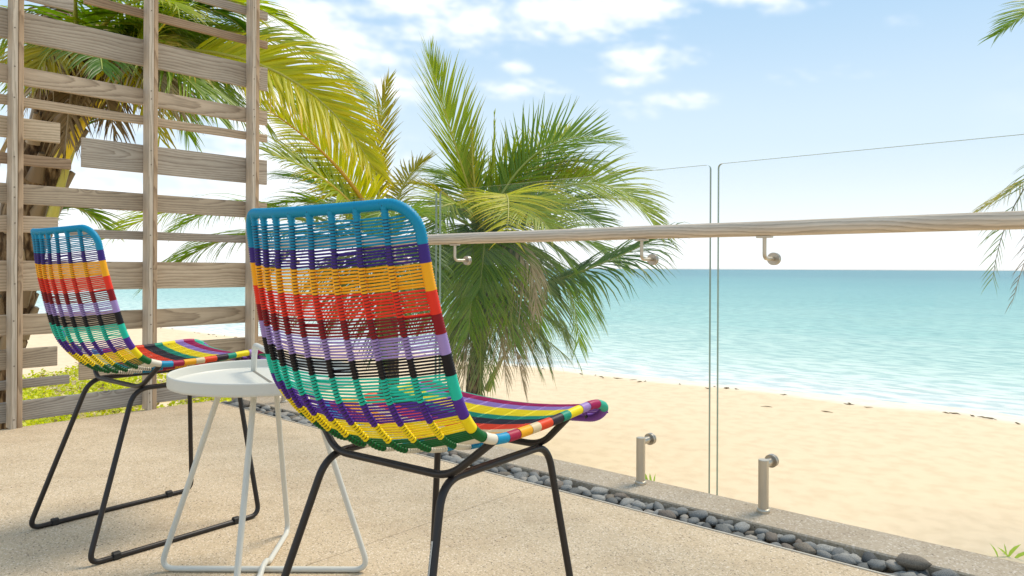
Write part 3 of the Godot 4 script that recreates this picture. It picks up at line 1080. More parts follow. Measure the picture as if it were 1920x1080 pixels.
	frond(c, B, spot(860, 450, d + 0.8), spot(850, 650, d + 1.0), "grey", {"leaf": 1.2, "n": 76, "droop": 1.0})
	frond(c, B, spot(1000, 400, d - 1.1), spot(1005, 580, d - 1.2), "dead", {"leaf": 0.75, "n": 54, "droop": 2.4, "ragged": 0.35, "wide": 0.034, "open": 0.7})
	frond(c, B, spot(985, 430, d - 0.9), spot(990, 640, d - 1.0), "dead", {"leaf": 0.8, "n": 50, "droop": 2.4, "ragged": 0.4, "wide": 0.026, "open": 0.7})
	frond(c, spot(900, 520, d), spot(960, 560, d - 0.6), spot(1010, 690, d - 0.6), "grey", {"leaf": 0.85, "n": 56, "droop": 1.8, "ragged": 0.3, "wide": 0.026})
	frond(c, spot(900, 520, d), spot(870, 540, d - 0.5), spot(850, 710, d - 0.4), "dead", {"leaf": 0.85, "n": 54, "droop": 1.8, "ragged": 0.3, "wide": 0.026})
	frond(c, spot(900, 520, d), spot(930, 550, d - 0.7), spot(940, 650, d - 0.6), "grey", {"leaf": 0.85, "n": 56, "droop": 1.8, "ragged": 0.3, "wide": 0.026})
	frond(c, spot(905, 540, d), spot(890, 560, d - 0.5), spot(875, 660, d - 0.5), "green", {"leaf": 0.8, "n": 56, "droop": 1.8, "ragged": 0.3, "wide": 0.026})
	frond(c, spot(905, 560, d), spot(985, 600, d), spot(1065, 670, d), "grey", {"leaf": 0.75, "n": 50, "droop": 2.0, "ragged": 0.35, "wide": 0.024})
	frond(c, spot(905, 540, d), spot(990, 560, d - 0.4), spot(1060, 620, d - 0.6), "green", {"leaf": 0.85, "n": 56, "droop": 1.7, "ragged": 0.3, "wide": 0.026})
	for q in [[900, 600, 902, 742, -0.9, "grey"], [880, 580, 868, 735, -0.8, "dead"], [920, 570, 922, 720, -0.5, "green"], [870, 560, 840, 700, -0.9, "grey"], [960, 590, 985, 735, -0.8, "dead"], [940, 560, 950, 720, -1.0, "dead"], [1000, 560, 1035, 700, -0.7, "grey"], [1020, 520, 1085, 680, -0.5, "green"], [880, 590, 860, 720, -0.4, "grey"]]:
		frond(c, spot(905, 500, d), spot(q[0], q[1], d + q[4]), spot(q[2], q[3], d + q[4]), q[5], {"leaf": 0.62, "n": 62, "droop": 2.2, "ragged": 0.35, "wide": 0.022, "open": 0.8})
	# unopened spears and the flowering stalk
	frond(c, B, spot(925, 320, d + 0.2), spot(926, 215, d + 0.3), "lime", {"leaf": 0.28, "n": 26, "droop": 0.0, "open": 0.12, "close": 0.06, "wide": 0.03, "face": tow})
	frond(c, B, spot(880, 330, d - 0.2), spot(884, 228, d), "gold", {"leaf": 0.22, "n": 24, "droop": 0.1, "open": 0.5, "close": 0.3, "wide": 0.02, "face": tow})
	frond(c, B, spot(935, 330, d + 0.2), spot(980, 290, d + 0.3), "lime", {"leaf": 0.8, "n": 40, "droop": 0.05, "open": 0.5, "close": 0.3, "face": tow, "wide": 0.05})
	frond(c, B, spot(895, 350, d + 0.1), spot(870, 280, d + 0.4), "green", {"leaf": 0.7, "n": 36, "droop": 0.05, "open": 0.5, "close": 0.3, "face": tow, "wide": 0.05})
	frond(c, spot(915, 730, d), spot(930, 690, d - 0.2), spot(975, 620, d - 0.2), "grey", {"leaf": 0.3, "n": 14, "droop": 1.2, "stalk": 0.75, "rachis": 0.04, "stem": Color(0.42, 0.40, 0.12)})

	# --- the palm with the glowing yellow frond, left of it
	d = 9.0
	var p2 := palm_at("palm behind the near chair whose big frond glows yellow", Vector3(spot(735, 900, d).x, -2.0, spot(735, 900, d).z))
	trunk(p2, [Vector3(p2.position.x, -2.1, p2.position.z), spot(730, 700, d), spot(722, 470, d)], [0.16, 0.12, 0.13], 6, 0.86)
	B = spot(722, 480, d)
	frond(p2, B, spot(690, 330, d - 0.3), spot(500, 205, d - 0.9), "yellow", {"leaf": 0.66, "n": 74, "droop": 0.5, "face": tow + Vector3.UP * 0.6, "open": 1.0, "close": 0.5, "ragged": 0.05, "wide": 0.04, "stem": Color(0.68, 0.36, 0.03), "stalk": 0.2, "rachis": 0.034})
	frond(p2, B, spot(650, 330, d - 0.6), spot(510, 290, d - 1.2), "lime", {"leaf": 0.75, "n": 66, "droop": 0.6, "face": tow * 0.7 + Vector3.UP, "ragged": 0.05, "wide": 0.04, "stem": Color(0.60, 0.38, 0.05), "stalk": 0.25})
	frond(p2, B, spot(690, 290, d + 0.4), spot(726, 152, d + 0.7), "gold", {"leaf": 0.5, "n": 54, "droop": 0.15, "face": tow + RIGHT * 0.5, "open": 0.6, "close": 0.3, "ragged": 0.12, "stalk": 0.3})
	frond(p2, B, spot(740, 330, d + 0.4), spot(800, 300, d + 0.6), "gold", {"leaf": 0.5, "n": 50, "droop": 0.3, "ragged": 0.12, "stalk": 0.3})
	frond(p2, B, spot(640, 350, d), spot(500, 385, d - 0.3), "green", {"leaf": 0.8, "n": 60, "droop": 0.8})
	frond(p2, B, spot(660, 340, d + 0.6), spot(540, 330, d + 1.0), "deep", {"leaf": 0.9, "n": 60, "droop": 0.7})
	frond(p2, B, spot(600, 400, d - 0.4), spot(520, 500, d - 0.6), "deep", {"leaf": 0.8, "n": 56, "droop": 0.9})
	frond(p2, B, spot(420, 310, d + 0.5), spot(215, 440, d + 0.9), "lime", {"leaf": 1.05, "n": 84, "droop": 0.75, "ragged": 0.06, "wide": 0.036})
	frond(p2, B, spot(470, 370, d + 0.2), spot(300, 520, d + 0.4), "green", {"leaf": 1.0, "n": 76, "droop": 0.9, "ragged": 0.12})
	frond(p2, B, spot(500, 320, d + 1.2), spot(330, 430, d + 1.6), "green", {"leaf": 1.0, "n": 76, "droop": 0.8})
	frond(p2, B, spot(760, 360, d), spot(815, 420, d), "green", {"leaf": 0.75, "n": 50, "droop": 0.7})
	frond(p2, B, spot(740, 350, d - 0.6), spot(700, 420, d - 1.2), "green", {"leaf": 0.75, "n": 50, "droop": 0.7})
	frond(p2, B, spot(745, 400, d - 0.5), spot(780, 560, d - 0.8), "deep", {"leaf": 0.85, "n": 56, "droop": 1.0})
	frond(p2, B, spot(690, 450, d - 0.4), spot(620, 620, d - 0.6), "deep", {"leaf": 0.85, "n": 56, "droop": 1.0})
	frond(p2, B, spot(720, 460, d - 0.5), spot(710, 650, d - 0.8), "deep", {"leaf": 0.85, "n": 56, "droop": 1.0})
	frond(p2, B, spot(640, 440, d + 0.4), spot(560, 600, d + 0.4), "grey", {"leaf": 0.8, "n": 56, "droop": 1.0, "ragged": 0.2})

	# --- the big leaning palm behind the screen
	d = 6.5
	var p1 := palm_at("big leaning palm with a shaggy brown trunk behind the timber screen", Vector3(spot(-60, 1060, d).x, -2.0, spot(-60, 1060, d).z))
	trunk(p1, [Vector3(p1.position.x, -2.1, p1.position.z), spot(-20, 760, d), spot(35, 470, d), spot(95, 260, d), spot(150, 90, d)], [0.26, 0.20, 0.20, 0.19, 0.17], 46)
	B = spot(150, 110, d)
	frond(p1, spot(112, 305, d - 0.25), spot(165, 190, d - 0.3), spot(330, 20, d - 0.2), "lime", {"leaf": 0.7, "n": 50, "droop": 0.6, "stalk": 0.45, "rachis": 0.042, "stem": Color(0.80, 0.60, 0.015), "face": Vector3.UP + tow * 0.4})
	frond(p1, spot(95, 420, d - 0.1), spot(120, 300, d - 0.2), spot(210, 90, d + 0.4), "green", {"leaf": 0.7, "n": 40, "droop": 0.6, "stalk": 0.6, "rachis": 0.036, "stem": Color(0.5, 0.45, 0.08)})
	frond(p1, B, spot(330, 30, d), spot(470, 250, d - 0.2), "green", {"leaf": 0.72, "n": 64, "droop": 1.0, "wide": 0.042})
	frond(p1, B, spot(300, 60, d - 0.5), spot(400, 210, d - 0.8), "green", {"leaf": 0.68, "n": 60, "droop": 1.1, "wide": 0.042})
	frond(p1, B, spot(350, -90, d + 0.2), spot(560, 60, d + 0.4), "lime", {"leaf": 0.7, "n": 66, "droop": 0.6, "wide": 0.036})
	frond(p1, B, spot(330, -30, d + 0.8), spot(500, 120, d + 1.2), "green", {"leaf": 0.7, "n": 60, "droop": 0.9})
	frond(p1, B, spot(240, 60, d - 0.6), spot(300, 260, d - 0.9), "gold", {"leaf": 0.55, "n": 50, "droop": 1.4, "ragged": 0.25})
	frond(p1, B, spot(200, -100, d), spot(380, -60, d + 0.2), "green", {"leaf": 0.7, "n": 56, "droop": 0.8})
	frond(p1, B, spot(260, 20, d + 0.5), spot(360, 60, d + 1.0), "deep", {"leaf": 0.7, "n": 56, "droop": 0.9})
	frond(p1, B, spot(200, 20, d + 0.6), spot(250, 160, d + 0.9), "deep", {"leaf": 0.7, "n": 56, "droop": 1.0})
	frond(p1, B, spot(60, -30, d), spot(-60, 130, d), "lime", {"leaf": 0.7, "n": 56, "droop": 0.9})
	frond(p1, B, spot(100, 0, d + 0.7), spot(20, 60, d + 1.2), "deep", {"leaf": 0.75, "n": 56, "droop": 0.9})
	frond(p1, B, spot(80, 80, d - 0.5), spot(-10, 330, d - 0.6), "dead", {"leaf": 0.5, "n": 50, "droop": 1.8, "ragged": 0.3})
	frond(p1, B, spot(190, 120, d - 0.5), spot(215, 260, d - 0.5), "husk", {"leaf": 0.5, "n": 44, "droop": 2.0, "ragged": 0.3, "wide": 0.03})
	frond(p1, B, spot(130, 160, d - 0.5), spot(120, 300, d - 0.5), "husk", {"leaf": 0.45, "n": 44, "droop": 2.0, "ragged": 0.3, "wide": 0.03})
	frond(p1, B, spot(230, 110, d - 0.2), spot(330, 200, d - 0.2), "dead", {"leaf": 0.5, "n": 44, "droop": 1.6, "ragged": 0.3, "wide": 0.028})
	frond(p1, B, spot(120, -60, d - 0.6), spot(170, -20, d - 1.3), "green", {"leaf": 0.7, "n": 50, "droop": 0.9})
	frond(p1, B, spot(180, 40, d - 0.7), spot(190, 130, d - 1.4), "deep", {"leaf": 0.6, "n": 50, "droop": 1.0})
	# the long fronds that arch out past the end of the screen and glow in the sun
	frond(p1, B, spot(545, 30, d - 0.1), spot(700, 318, d - 0.3), "yellow", {"leaf": 0.66, "n": 108, "droop": 0.6, "face": tow * 0.9 + Vector3.UP * 0.5 + RIGHT * 0.4, "open": 0.95, "close": 0.45, "ragged": 0.06, "wide": 0.043, "stalk": 0.3})
	frond(p1, B, spot(520, -20, d + 0.5), spot(690, 195, d + 0.7), "lime", {"leaf": 0.6, "n": 84, "droop": 0.6, "face": tow * 0.6 + Vector3.UP + RIGHT * 0.3, "open": 0.95, "close": 0.45, "ragged": 0.08, "wide": 0.028, "stalk": 0.3})
	frond(p1, B, spot(430, 20, d + 0.9), spot(570, 230, d + 1.1), "lime", {"leaf": 0.78, "n": 80, "droop": 0.8, "ragged": 0.05, "wide": 0.038})
	frond(p1, B, spot(300, -10, d + 0.3), spot(420, 130, d + 0.5), "green", {"leaf": 0.75, "n": 70, "droop": 1.0, "wide": 0.042})
	frond(p1, B, spot(260, 40, d - 0.4), spot(360, 130, d - 0.7), "gold", {"leaf": 0.6, "n": 60, "droop": 1.1, "ragged": 0.2})
	frond(p1, B, spot(230, -40, d - 0.3), spot(330, 10, d - 0.8), "lime", {"leaf": 0.7, "n": 60, "droop": 0.9})
	frond(p1, B, spot(250, 0, d + 1.0), spot(330, 120, d + 1.5), "deep", {"leaf": 0.8, "n": 66, "droop": 1.0})
	frond(p1, B, spot(200, 60, d - 0.2), spot(250, 190, d - 0.4), "husk", {"leaf": 0.5, "n": 50, "droop": 1.8, "ragged": 0.3, "wide": 0.03})
	frond(p1, B, spot(110, 40, d - 0.5), spot(60, 150, d - 0.8), "gold", {"leaf": 0.6, "n": 56, "droop": 1.2, "ragged": 0.2})
	for q in [[330, -20, 430, 180, 0.3, "green"], [380, 0, 500, 240, 0.6, "lime"], [300, 40, 350, 250, 0.9, "green"], [240, -10, 290, 140, 1.2, "deep"], [210, 30, 200, 200, 0.8, "husk"], [170, -40, 90, 60, 0.6, "husk"], [330, -60, 470, 30, 1.0, "gold"], [270, 60, 310, 190, -0.5, "dead"], [130, 10, 30, 180, 0.9, "green"], [390, -70, 480, 90, 0.2, "deep"]]:
		frond(p1, B, spot(q[0], q[1], d + q[4]), spot(q[2], q[3], d + q[4] * 1.4), q[5], {"leaf": 0.72, "n": 66, "droop": 1.0 if q[5] in ["green", "lime", "deep", "gold"] else 1.8, "ragged": 0.1 if q[5] in ["green", "lime", "deep"] else 0.3, "wide": 0.034})
	# a lower frond behind the far chair
	frond(p1, spot(40, 460, d + 0.1), spot(110, 330, d + 0.5), spot(200, 430, d + 0.9), "green", {"leaf": 0.55, "n": 46, "droop": 0.7, "ragged": 0.15})

	# --- the palm just outside the frame on the right
	d = 7.5
	var p3 := palm_at("palm at the far right edge, only its frond tips in view", Vector3(spot(2230, 900, d).x, -2.0, spot(2230, 900, d).z))
	trunk(p3, [Vector3(p3.position.x, -2.1, p3.position.z), spot(2220, 600, d), spot(2190, 160, d)], [0.18, 0.15, 0.15], 8)
	B = spot(2190, 150, d)
	frond(p3, B, spot(2050, -90, d), spot(1872, 62, d), "green", {"leaf": 0.62, "n": 64, "droop": 0.45, "face": Vector3.UP + tow * 0.5, "close": 0.3, "wide": 0.034})
	frond(p3, B, spot(2060, -30, d + 0.3), spot(1915, 30, d + 0.3), "lime", {"leaf": 0.45, "n": 56, "droop": 0.2, "close": 0.3, "wide": 0.03})
	frond(p3, B, spot(1890, 270, d - 0.2), spot(1862, 520, d - 0.3), "grey", {"leaf": 0.5, "n": 40, "droop": 0.7, "ragged": 0.3, "wide": 0.018, "rachis": 0.013, "stem": Color(0.16, 0.13, 0.07)})
	frond(p3, B, spot(1960, 320, d + 0.2), spot(1900, 560, d + 0.2), "husk", {"leaf": 0.45, "n": 36, "droop": 0.9, "ragged": 0.3, "wide": 0.016, "rachis": 0.013})
	frond(p3, B, spot(1940, 330, d), spot(1835, 395, d), "gold", {"leaf": 0.4, "n": 40, "droop": 0.8, "ragged": 0.3, "wide": 0.018, "rachis": 0.012, "stalk": 0.5})
	for k in 5:
		var a := k * 0.8 + 0.5
		var dirn := RIGHT * absf(cos(a)) * 1.1 + AHEAD * sin(a)
		frond(p3, B, B + dirn * 1.0 + Vector3.UP * 0.9, B + dirn * 2.4 + Vector3.DOWN * rng.randf_range(-0.4, 1.2), ["green", "deep", "lime"][k % 3], {"leaf": 0.7, "n": 50, "droop": 0.8})


# ---------------------------------------------------------------- low plants on the sand
func build_plants() -> void:
	var leaf := MB.new()
	for s in 2:
		var y := 0.0
	var pts := [[0.0, 0.0, 0.0], [0.35, 0.32, 0.07], [0.7, 0.30, 0.06], [1.0, 0.0, -0.04]]
	var prev := []
	for p in pts:
		var nn := Vector3(0, 1, -0.15).normalized()
		var e := [leaf.vert(Vector3(-p[1], p[2] + p[1] * 0.3, p[0]), nn), leaf.vert(Vector3(0, p[2], p[0]), nn), leaf.vert(Vector3(p[1], p[2] + p[1] * 0.3, p[0]), nn)]
		if prev.size():
			leaf.quad(prev[0], prev[1], e[1], e[0])
			leaf.quad(prev[1], prev[2], e[2], e[1])
		prev = e
	var lm := leaf.mesh()
	var mat := paint(Color.WHITE, 0.4)
	mat.vertex_color_use_as_albedo = true
	mat.cull_mode = BaseMaterial3D.CULL_DISABLED
	mat.backlight_enabled = true
	mat.backlight = Color(0.95, 1.0, 0.3)
	var clumps := noise(91, 0.45, 3)
	var xf := []
	var cl := []
	var tries := 0
	while xf.size() < 26000 and tries < 400000:
		tries += 1
		var p := spot(rng.randf_range(-260, 470), 700, rng.randf_range(8.0, 17.5))
		var dep := (p - EYE).dot(AHEAD)
		var lat := (p - EYE).dot(RIGHT)
		var q := clumps.get_noise_2d(p.x, p.z)
		if q < -0.12 or lat > -3.6 - 0.12 * (dep - 8.0):
			continue
		var hgt := 0.10 + 0.42 * clampf(q + 0.12, 0.0, 0.5) * 2.0
		var y := -2.0 + hgt * sqrt(rng.randf())
		var b := Basis(Vector3.UP, rng.randf() * TAU) * Basis(Vector3.RIGHT, -rng.randf_range(-0.2, 0.9)) * Basis(Vector3.BACK, rng.randfn(0, 0.3))
		xf.append(Transform3D(b.scaled_local(Vector3.ONE * rng.randf_range(0.05, 0.10)), Vector3(p.x, y, p.z)))
		var t := rng.randf()
		var c := Color(0.52, 0.58, 0.02).lerp(Color(0.85, 0.80, 0.02), t)
		if rng.randf() < 0.12:
			c = Color(0.34, 0.24, 0.10)
		cl.append(c)
	var mm := MultiMesh.new()
	mm.transform_format = MultiMesh.TRANSFORM_3D
	mm.use_colors = true
	mm.mesh = lm
	mm.instance_count = xf.size()
	for i in xf.size():
		mm.set_instance_transform(i, xf[i])
		mm.set_instance_color(i, cl[i])
	var o := MultiMeshInstance3D.new()
	o.name = "ground_cover"
	o.multimesh = mm
	o.material_override = mat
	o.set_meta("kind", "stuff")
	o.set_meta("label", "bright yellow green creeping plants on the sand beyond the screen")
	add_child(o, true)

	# two small seedlings on the sand just beyond the kerb
	var green := paint(Color(0.26, 0.42, 0.03).linear_to_srgb(), 0.45)
	green.backlight_enabled = true
	green.backlight = Color(0.7, 0.8, 0.3)
	for s in [[1225, 893, 9.0, 11, 0.17, "small feathery green plant on the sand behind a clamp post"], [1893, 1046, 6.9, 6, 0.15, "tiny green shoots on the sand at the lower right corner"]]:
		var at := spot(s[0], s[1], s[2])
		var foot := Vector3(at.x, -2.0, at.z)
		var pl := thing("beach_plant", s[5], "plant", foot)
		for k in s[3]:
			var m := MB.new()
			var a := rng.randf() * TAU
			var lean := rng.randf_range(0.25, 0.9)
			var l: float = s[4] * rng.randf_range(0.7, 1.3)
			var dirn := Vector3(cos(a) * lean, 1.0, sin(a) * lean).normalized()
			var wd := dirn.cross(Vector3(sin(a), 0.2, cos(a))).normalized()
			var nn := wd.cross(dirn)
			var pr := []
			for j in 4:
				var f := j / 3.0
				var q: Vector3 = dirn * l * f + Vector3(cos(a), -0.6, sin(a)) * 0.25 * l * f * f + Vector3(cos(a), 0, sin(a)) * 0.05 * (k % 4)
				var w: float = [0.006, 0.016, 0.014, 0.0][j]
				var e := [m.vert(q - wd * w, nn), m.vert(q + wd * w, nn)]
				if pr.size():
					m.quad(pr[0], pr[1], e[1], e[0])
				pr = e
			part("leaf", m, green, pl)


# ---------------------------------------------------------------- tray table
func build_table() -> void:
	var mat := paint(Color(0.61, 0.60, 0.53).linear_to_srgb(), 0.42, 0.0, 0.45)
	var t := thing("side_table", "round off-white metal tray table with a carrying handle, between the two chairs", "side table", Vector3(-1.569, 0, -0.908))
	var m := MB.new()
	lathe(m, [Vector2(0.0, 0.4485), Vector2(0.2070, 0.4485), Vector2(0.2105, 0.4505), Vector2(0.2115, 0.4545), Vector2(0.2115, 0.4755), Vector2(0.2105, 0.4775), Vector2(0.2085, 0.4780), Vector2(0.2068, 0.4770), Vector2(0.2060, 0.4750), Vector2(0.2045, 0.4590), Vector2(0.2025, 0.4570), Vector2(0.2000, 0.4562), Vector2(0.0, 0.4562)], 96)
	part("tray", m, mat, t)
	var ax := [Vector3(0.752, 0, -0.659), Vector3(-0.72, 0, -0.694)]
	var k := 0
	for a in ax:
		var y := 0.0068 if k == 0 else 0.0185
		var f := MB.new()
		var loop := [a * -0.100 + Vector3.UP * 0.448, a * -0.247 + Vector3.UP * y, a * 0.247 + Vector3.UP * y, a * 0.100 + Vector3.UP * 0.448]
		if k == 1:
			loop = [a * -0.095 + Vector3.UP * 0.448, a * -0.25 + Vector3.UP * 0.0068, a * 0.25 + Vector3.UP * 0.0068, a * 0.095 + Vector3.UP * 0.448]
			# this loop is joggled over the other where they cross
			loop.insert(2, a * -0.04 + Vector3.UP * 0.0068)
			loop.insert(3, a * -0.02 + Vector3.UP * 0.0195)
			loop.insert(4, a * 0.02 + Vector3.UP * 0.0195)
			loop.insert(5, a * 0.04 + Vector3.UP * 0.0068)
		tube(f, rounded(loop, 0.036, 8), 0.0066, 14)
		part("leg_loop", f, mat, t)
		k += 1
	var h := MB.new()
	var d := Vector3(0.946, 0, 0.325)
	tube(h, rounded([d * -0.148 + Vector3.UP * 0.4555, d * -0.132 + Vector3.UP * 0.524, d * 0.132 + Vector3.UP * 0.524, d * 0.148 + Vector3.UP * 0.4555], 0.022, 8), 0.0070, 14)
	part("handle", h, mat, t)
	# the sheet is pressed down in a shallow groove under the handle
	var g := MB.new()
	var across := Vector3(-d.z, 0, d.x)
	for s in [-1.0, 1.0]:
		g.flat_quad([d * -0.142 + across * 0.004 * s + Vector3.UP * 0.4566, d * 0.142 + across * 0.004 * s + Vector3.UP * 0.4566, d * 0.142 + Vector3.UP * 0.4566, d * -0.142 + Vector3.UP * 0.4566], Vector3.UP)
	part("handle_slot", g, paint(srgb(120, 116, 104), 0.8), t)


# ---------------------------------------------------------------- chairs
const PROFILE := [[-.260, .808], [-.2525, .77], [-.242, .713], [-.230, .66], [-.2155, .605], [-.199, .55], [-.182, .516], [-.158, .488], [-.130, .473], [-.09, .465], [0.0, .466], [.08, .470], [.14, .474], [.19, .475], [.225, .464], [.245, .440]]
const HALF := 0.205
var prof_curve: Curve2D
var prof_len := 0.0


func sag(s: float) -> float:
	var keys := [[0.0, 0.042], [0.12, 0.052], [0.26, 0.054], [0.34, 0.044], [0.42, 0.030], [0.55, 0.024], [0.68, 0.018], [0.78, 0.014]]
	for i in keys.size() - 1:
		if s <= keys[i + 1][0]:
			return lerpf(keys[i][1], keys[i + 1][1], smoothstep(0.0, 1.0, (s - keys[i][0]) / (keys[i + 1][0] - keys[i][0])))
	return keys[-1][1]


# A point of the woven shell: y across (-1..1), s along from the top of the back to the front edge. x right, y up, -z forward.
func shell(y: float, s: float, off := 0.0) -> Vector3:
	s = clampf(s, 0.0, prof_len)
	var p := prof_curve.sample_baked(s, true)
	var q := prof_curve.sample_baked(minf(s + 0.004, prof_len), true) - prof_curve.sample_baked(maxf(s - 0.004, 0.0), true)
	q = q.normalized()
	var nn := Vector2(q.y, -q.x)   # points to the outside: backwards on the back, down under the seat
	p += nn * (sag(s) * (1.0 - y * y) + off)
	return Vector3(y * half_at(s), p.y, -p.x)


func half_at(s: float) -> float:
	return lerpf(0.188, HALF, smoothstep(0.0, 0.3, s))


func build_chairs() -> void:
	prof_curve = Curve2D.new()
	for i in PROFILE.size():
		var a: Array = PROFILE[maxi(i - 1, 0)]
		var b: Array = PROFILE[mini(i + 1, PROFILE.size() - 1)]
		var tg := Vector2(b[0] - a[0], b[1] - a[1]) / 6.0
		prof_curve.add_point(Vector2(PROFILE[i][0], PROFILE[i][1]), -tg, tg)
	prof_curve.bake_interval = 0.004
	prof_len = prof_curve.get_baked_length()

	var near := chair()
	near.position = Vector3(-0.940, 0, -0.883)
	near.rotation.y = deg_to_rad(5.0)
	tag(near, "nearer chair of rainbow woven cord on black steel legs, in front of the glass", "chair", "rainbow woven cord chairs on the terrace")
	var far: Node3D = near.duplicate()
	far.name = numbered("woven_chair")
	add_child(far, true)
	far.position = Vector3(-2.108, 0, -0.9045)
	far.rotation.y = deg_to_rad(3.08)
	far.scale = Vector3.ONE * 1.01
	tag(far, "farther chair of rainbow woven cord at the left, in front of the timber screen", "chair", "rainbow woven cord chairs on the terrace")
	# printed sticker on the rear leg of the near chair
	var img := Image.create(64, 256, false, Image.FORMAT_RGB8)
	img.fill(Color(0.74, 0.73, 0.70))
	for y in range(14, 240, 5):
		if rng.randf() < 0.85:
			img.fill_rect(Rect2i(12 + rng.randi() % 8, y, 22 + rng.randi() % 14, 2 + rng.randi() % 2), Color(0.28, 0.27, 0.26))
	img.fill_rect(Rect2i(14, 226, 30, 16), Color(0.3, 0.29, 0.28))
	var st := paint(Color.WHITE, 0.5)
	st.albedo_texture = ImageTexture.create_from_image(img)
	var m := MB.new()
	var a := Vector3(0.132, 0.40, 0.143)
	var b := Vector3(0.188, 0.0068, 0.272)
	var ax := (b - a).normalized()
	var p0 := a + ax * 0.085
	var p1 := a + ax * 0.165
	var outw := (Vector3(-0.55, 0.15, 1.0) - ax * Vector3(-0.55, 0.15, 1.0).dot(ax)).normalized()
	var rows := []
	for q in [p0, p1]:
		var row := []
		for k in 7:
			var ang := lerpf(-0.55, 0.55, k / 6.0)
			var dd := outw.rotated(ax, ang)
			row.append(m.vert(q + dd * 0.0071, dd, Vector2(k / 6.0, 0.0 if q == p0 else 1.0)))
		rows.append(row)
	for k in 6:
		m.quad(rows[0][k], rows[0][k + 1], rows[1][k + 1], rows[1][k])
	part("sticker", m, st, near)


func chair() -> Node3D:
	var t := thing("woven_chair", "", "chair")
	var black := paint(srgb(38, 33, 31), 0.4, 0.2)
	var R := 0.0066
	# steel base: on each side legs, top bar and floor runner form one bent loop
	for sx in [-1.0, 1.0]:
		var c := [Vector3(sx * 0.132, 0.40, 0.143), Vector3(sx * 0.132, 0.40, -0.143), Vector3(sx * 0.188, 0.0068, -0.182), Vector3(sx * 0.188, 0.0068, 0.272)]
		var names := ["side_bar", "leg", "runner", "leg"]
		var rads := [0.042, 0.042, 0.030, 0.030]
		for i in 4:
			var p: Vector3 = c[i]
			var q: Vector3 = c[(i + 1) % 4]
			var m := MB.new()
			if names[i] != "leg":
				var u := (q - p).normalized()
				tube(m, [p + u * rads[i], q - u * rads[(i + 1) % 4]], R, 12)
			else:
				# a leg takes the bends at both ends with it
				var before: Vector3 = c[(i + 3) % 4]
				var after: Vector3 = c[(i + 2) % 4]
				var line := bend(before, p, q, rads[i])
				line.append_array(bend(p, q, after, rads[(i + 1) % 4]))
				tube(m, line, R, 12)
			var o := part(names[i], m, black, t)
			if names[i] == "runner":
				for f in [0.16, 0.86]:
					var g := MB.new()
					var at: Vector3 = p.lerp(q, f)
					board(g, Vector3(-0.008, -0.0085, -0.0085), Vector3(0.008, 0.0095, 0.0085), Vector2.ZERO, Vector2.ONE, 0.003)
					var gl := part("foot_glide", g, paint(srgb(30, 29, 28), 0.6), o)
					gl.position = at + Vector3(0, 0.0022, 0)
					gl.rotation.y = PI / 2
	for z in [0.107, -0.107]:
		var m := MB.new()
		var top := 0.464 if z > 0 else 0.470
		tube(m, rounded([Vector3(-0.203, top, z * 1.03), Vector3(-0.130, 0.402, z * 1.17), Vector3(0.130, 0.402, z * 1.17), Vector3(0.203, top, z * 1.03)], 0.030, 7), 0.0062, 12)
		part("crossbar", m, black, t)

	# the shell: eight thin ribs, a rim and rows of cord
	var bend_s := 0.36
	var back := MB.new()
	var seat := MB.new()
	var ribs := []
	for k in range(1, 9):
		ribs.append(-1.0 + 2.0 * k / 9.0)
	for y in ribs:
		var a := []
		var b := []
		for i in 41:
			a.append(shell(y, bend_s * i / 40.0, 0.0036))
			b.append(shell(y, bend_s + (prof_len - bend_s) * i / 40.0, 0.0036))
		tube(back, a, 0.0038, 7)
		tube(seat, b, 0.0036, 7)
	var bk := part("backrest", back, black, t)
	var se := part("seat", seat, black, t)

	# rim path in the shell's own coordinates: a rounded rectangle
	var rim := []       # [point, s]
	var cr := 0.045
	var corner := [[1, 0.0], [1, prof_len], [-1, prof_len], [-1, 0.0]]
	var loop := []
	var mm := HALF
	for yy in 40:
		loop.append(Vector2(lerpf(-(mm - cr), mm - cr, yy / 39.0), 0.0))
	for k in range(1, 12):
		var an := PI / 2 * k / 12.0
		loop.append(Vector2(mm - cr + cr * sin(an), cr - cr * cos(an)))
	for i in 90:
		loop.append(Vector2(mm, lerpf(cr, prof_len - cr, i / 89.0)))
	for k in range(1, 12):
		var an := PI / 2 * k / 12.0
		loop.append(Vector2(mm - cr + cr * cos(an), prof_len - cr + cr * sin(an)))
	for yy in 40:
		loop.append(Vector2(lerpf(mm - cr, -(mm - cr), yy / 39.0), prof_len))
	for k in range(1, 12):
		var an := PI / 2 * k / 12.0
		loop.append(Vector2(-(mm - cr) - cr * sin(an), prof_len - cr + cr * cos(an)))
	for i in 90:
		loop.append(Vector2(-mm, lerpf(prof_len - cr, cr, i / 89.0)))
	for k in range(1, 12):
		var an := PI / 2 * k / 12.0
		loop.append(Vector2(-(mm - cr) - cr * cos(an), cr - cr * sin(an)))
	# resample the loop every turn of the cord
	var pos := []
	for q in loop:
		pos.append(shell(q.x / mm, q.y))
	var acc := [0.0]
	for i in pos.size():
		acc.append(acc[-1] + (pos[(i + 1) % pos.size()] as Vector3).distance_to(pos[i]))
	var total: float = acc[-1]
	var pitch := 0.0038
	var turns := int(total / pitch)
	var path := []
	var along := []
	var j := 0
	for k in turns * 3:
		var s: float = total * k / (turns * 3)
		while acc[j + 1] < s:
			j += 1
		var f: float = (s - acc[j]) / maxf(acc[j + 1] - acc[j], 1e-6)
		path.append((pos[j] as Vector3).lerp(pos[(j + 1) % pos.size()], f))
		along.append(lerpf(loop[j].y, loop[(j + 1) % loop.size()].y, f))

	# colour bands from the top of the back to the front of the seat: where each ends, its colour, and what to call it
	var teal := Color(0.004, 0.25, 0.43)
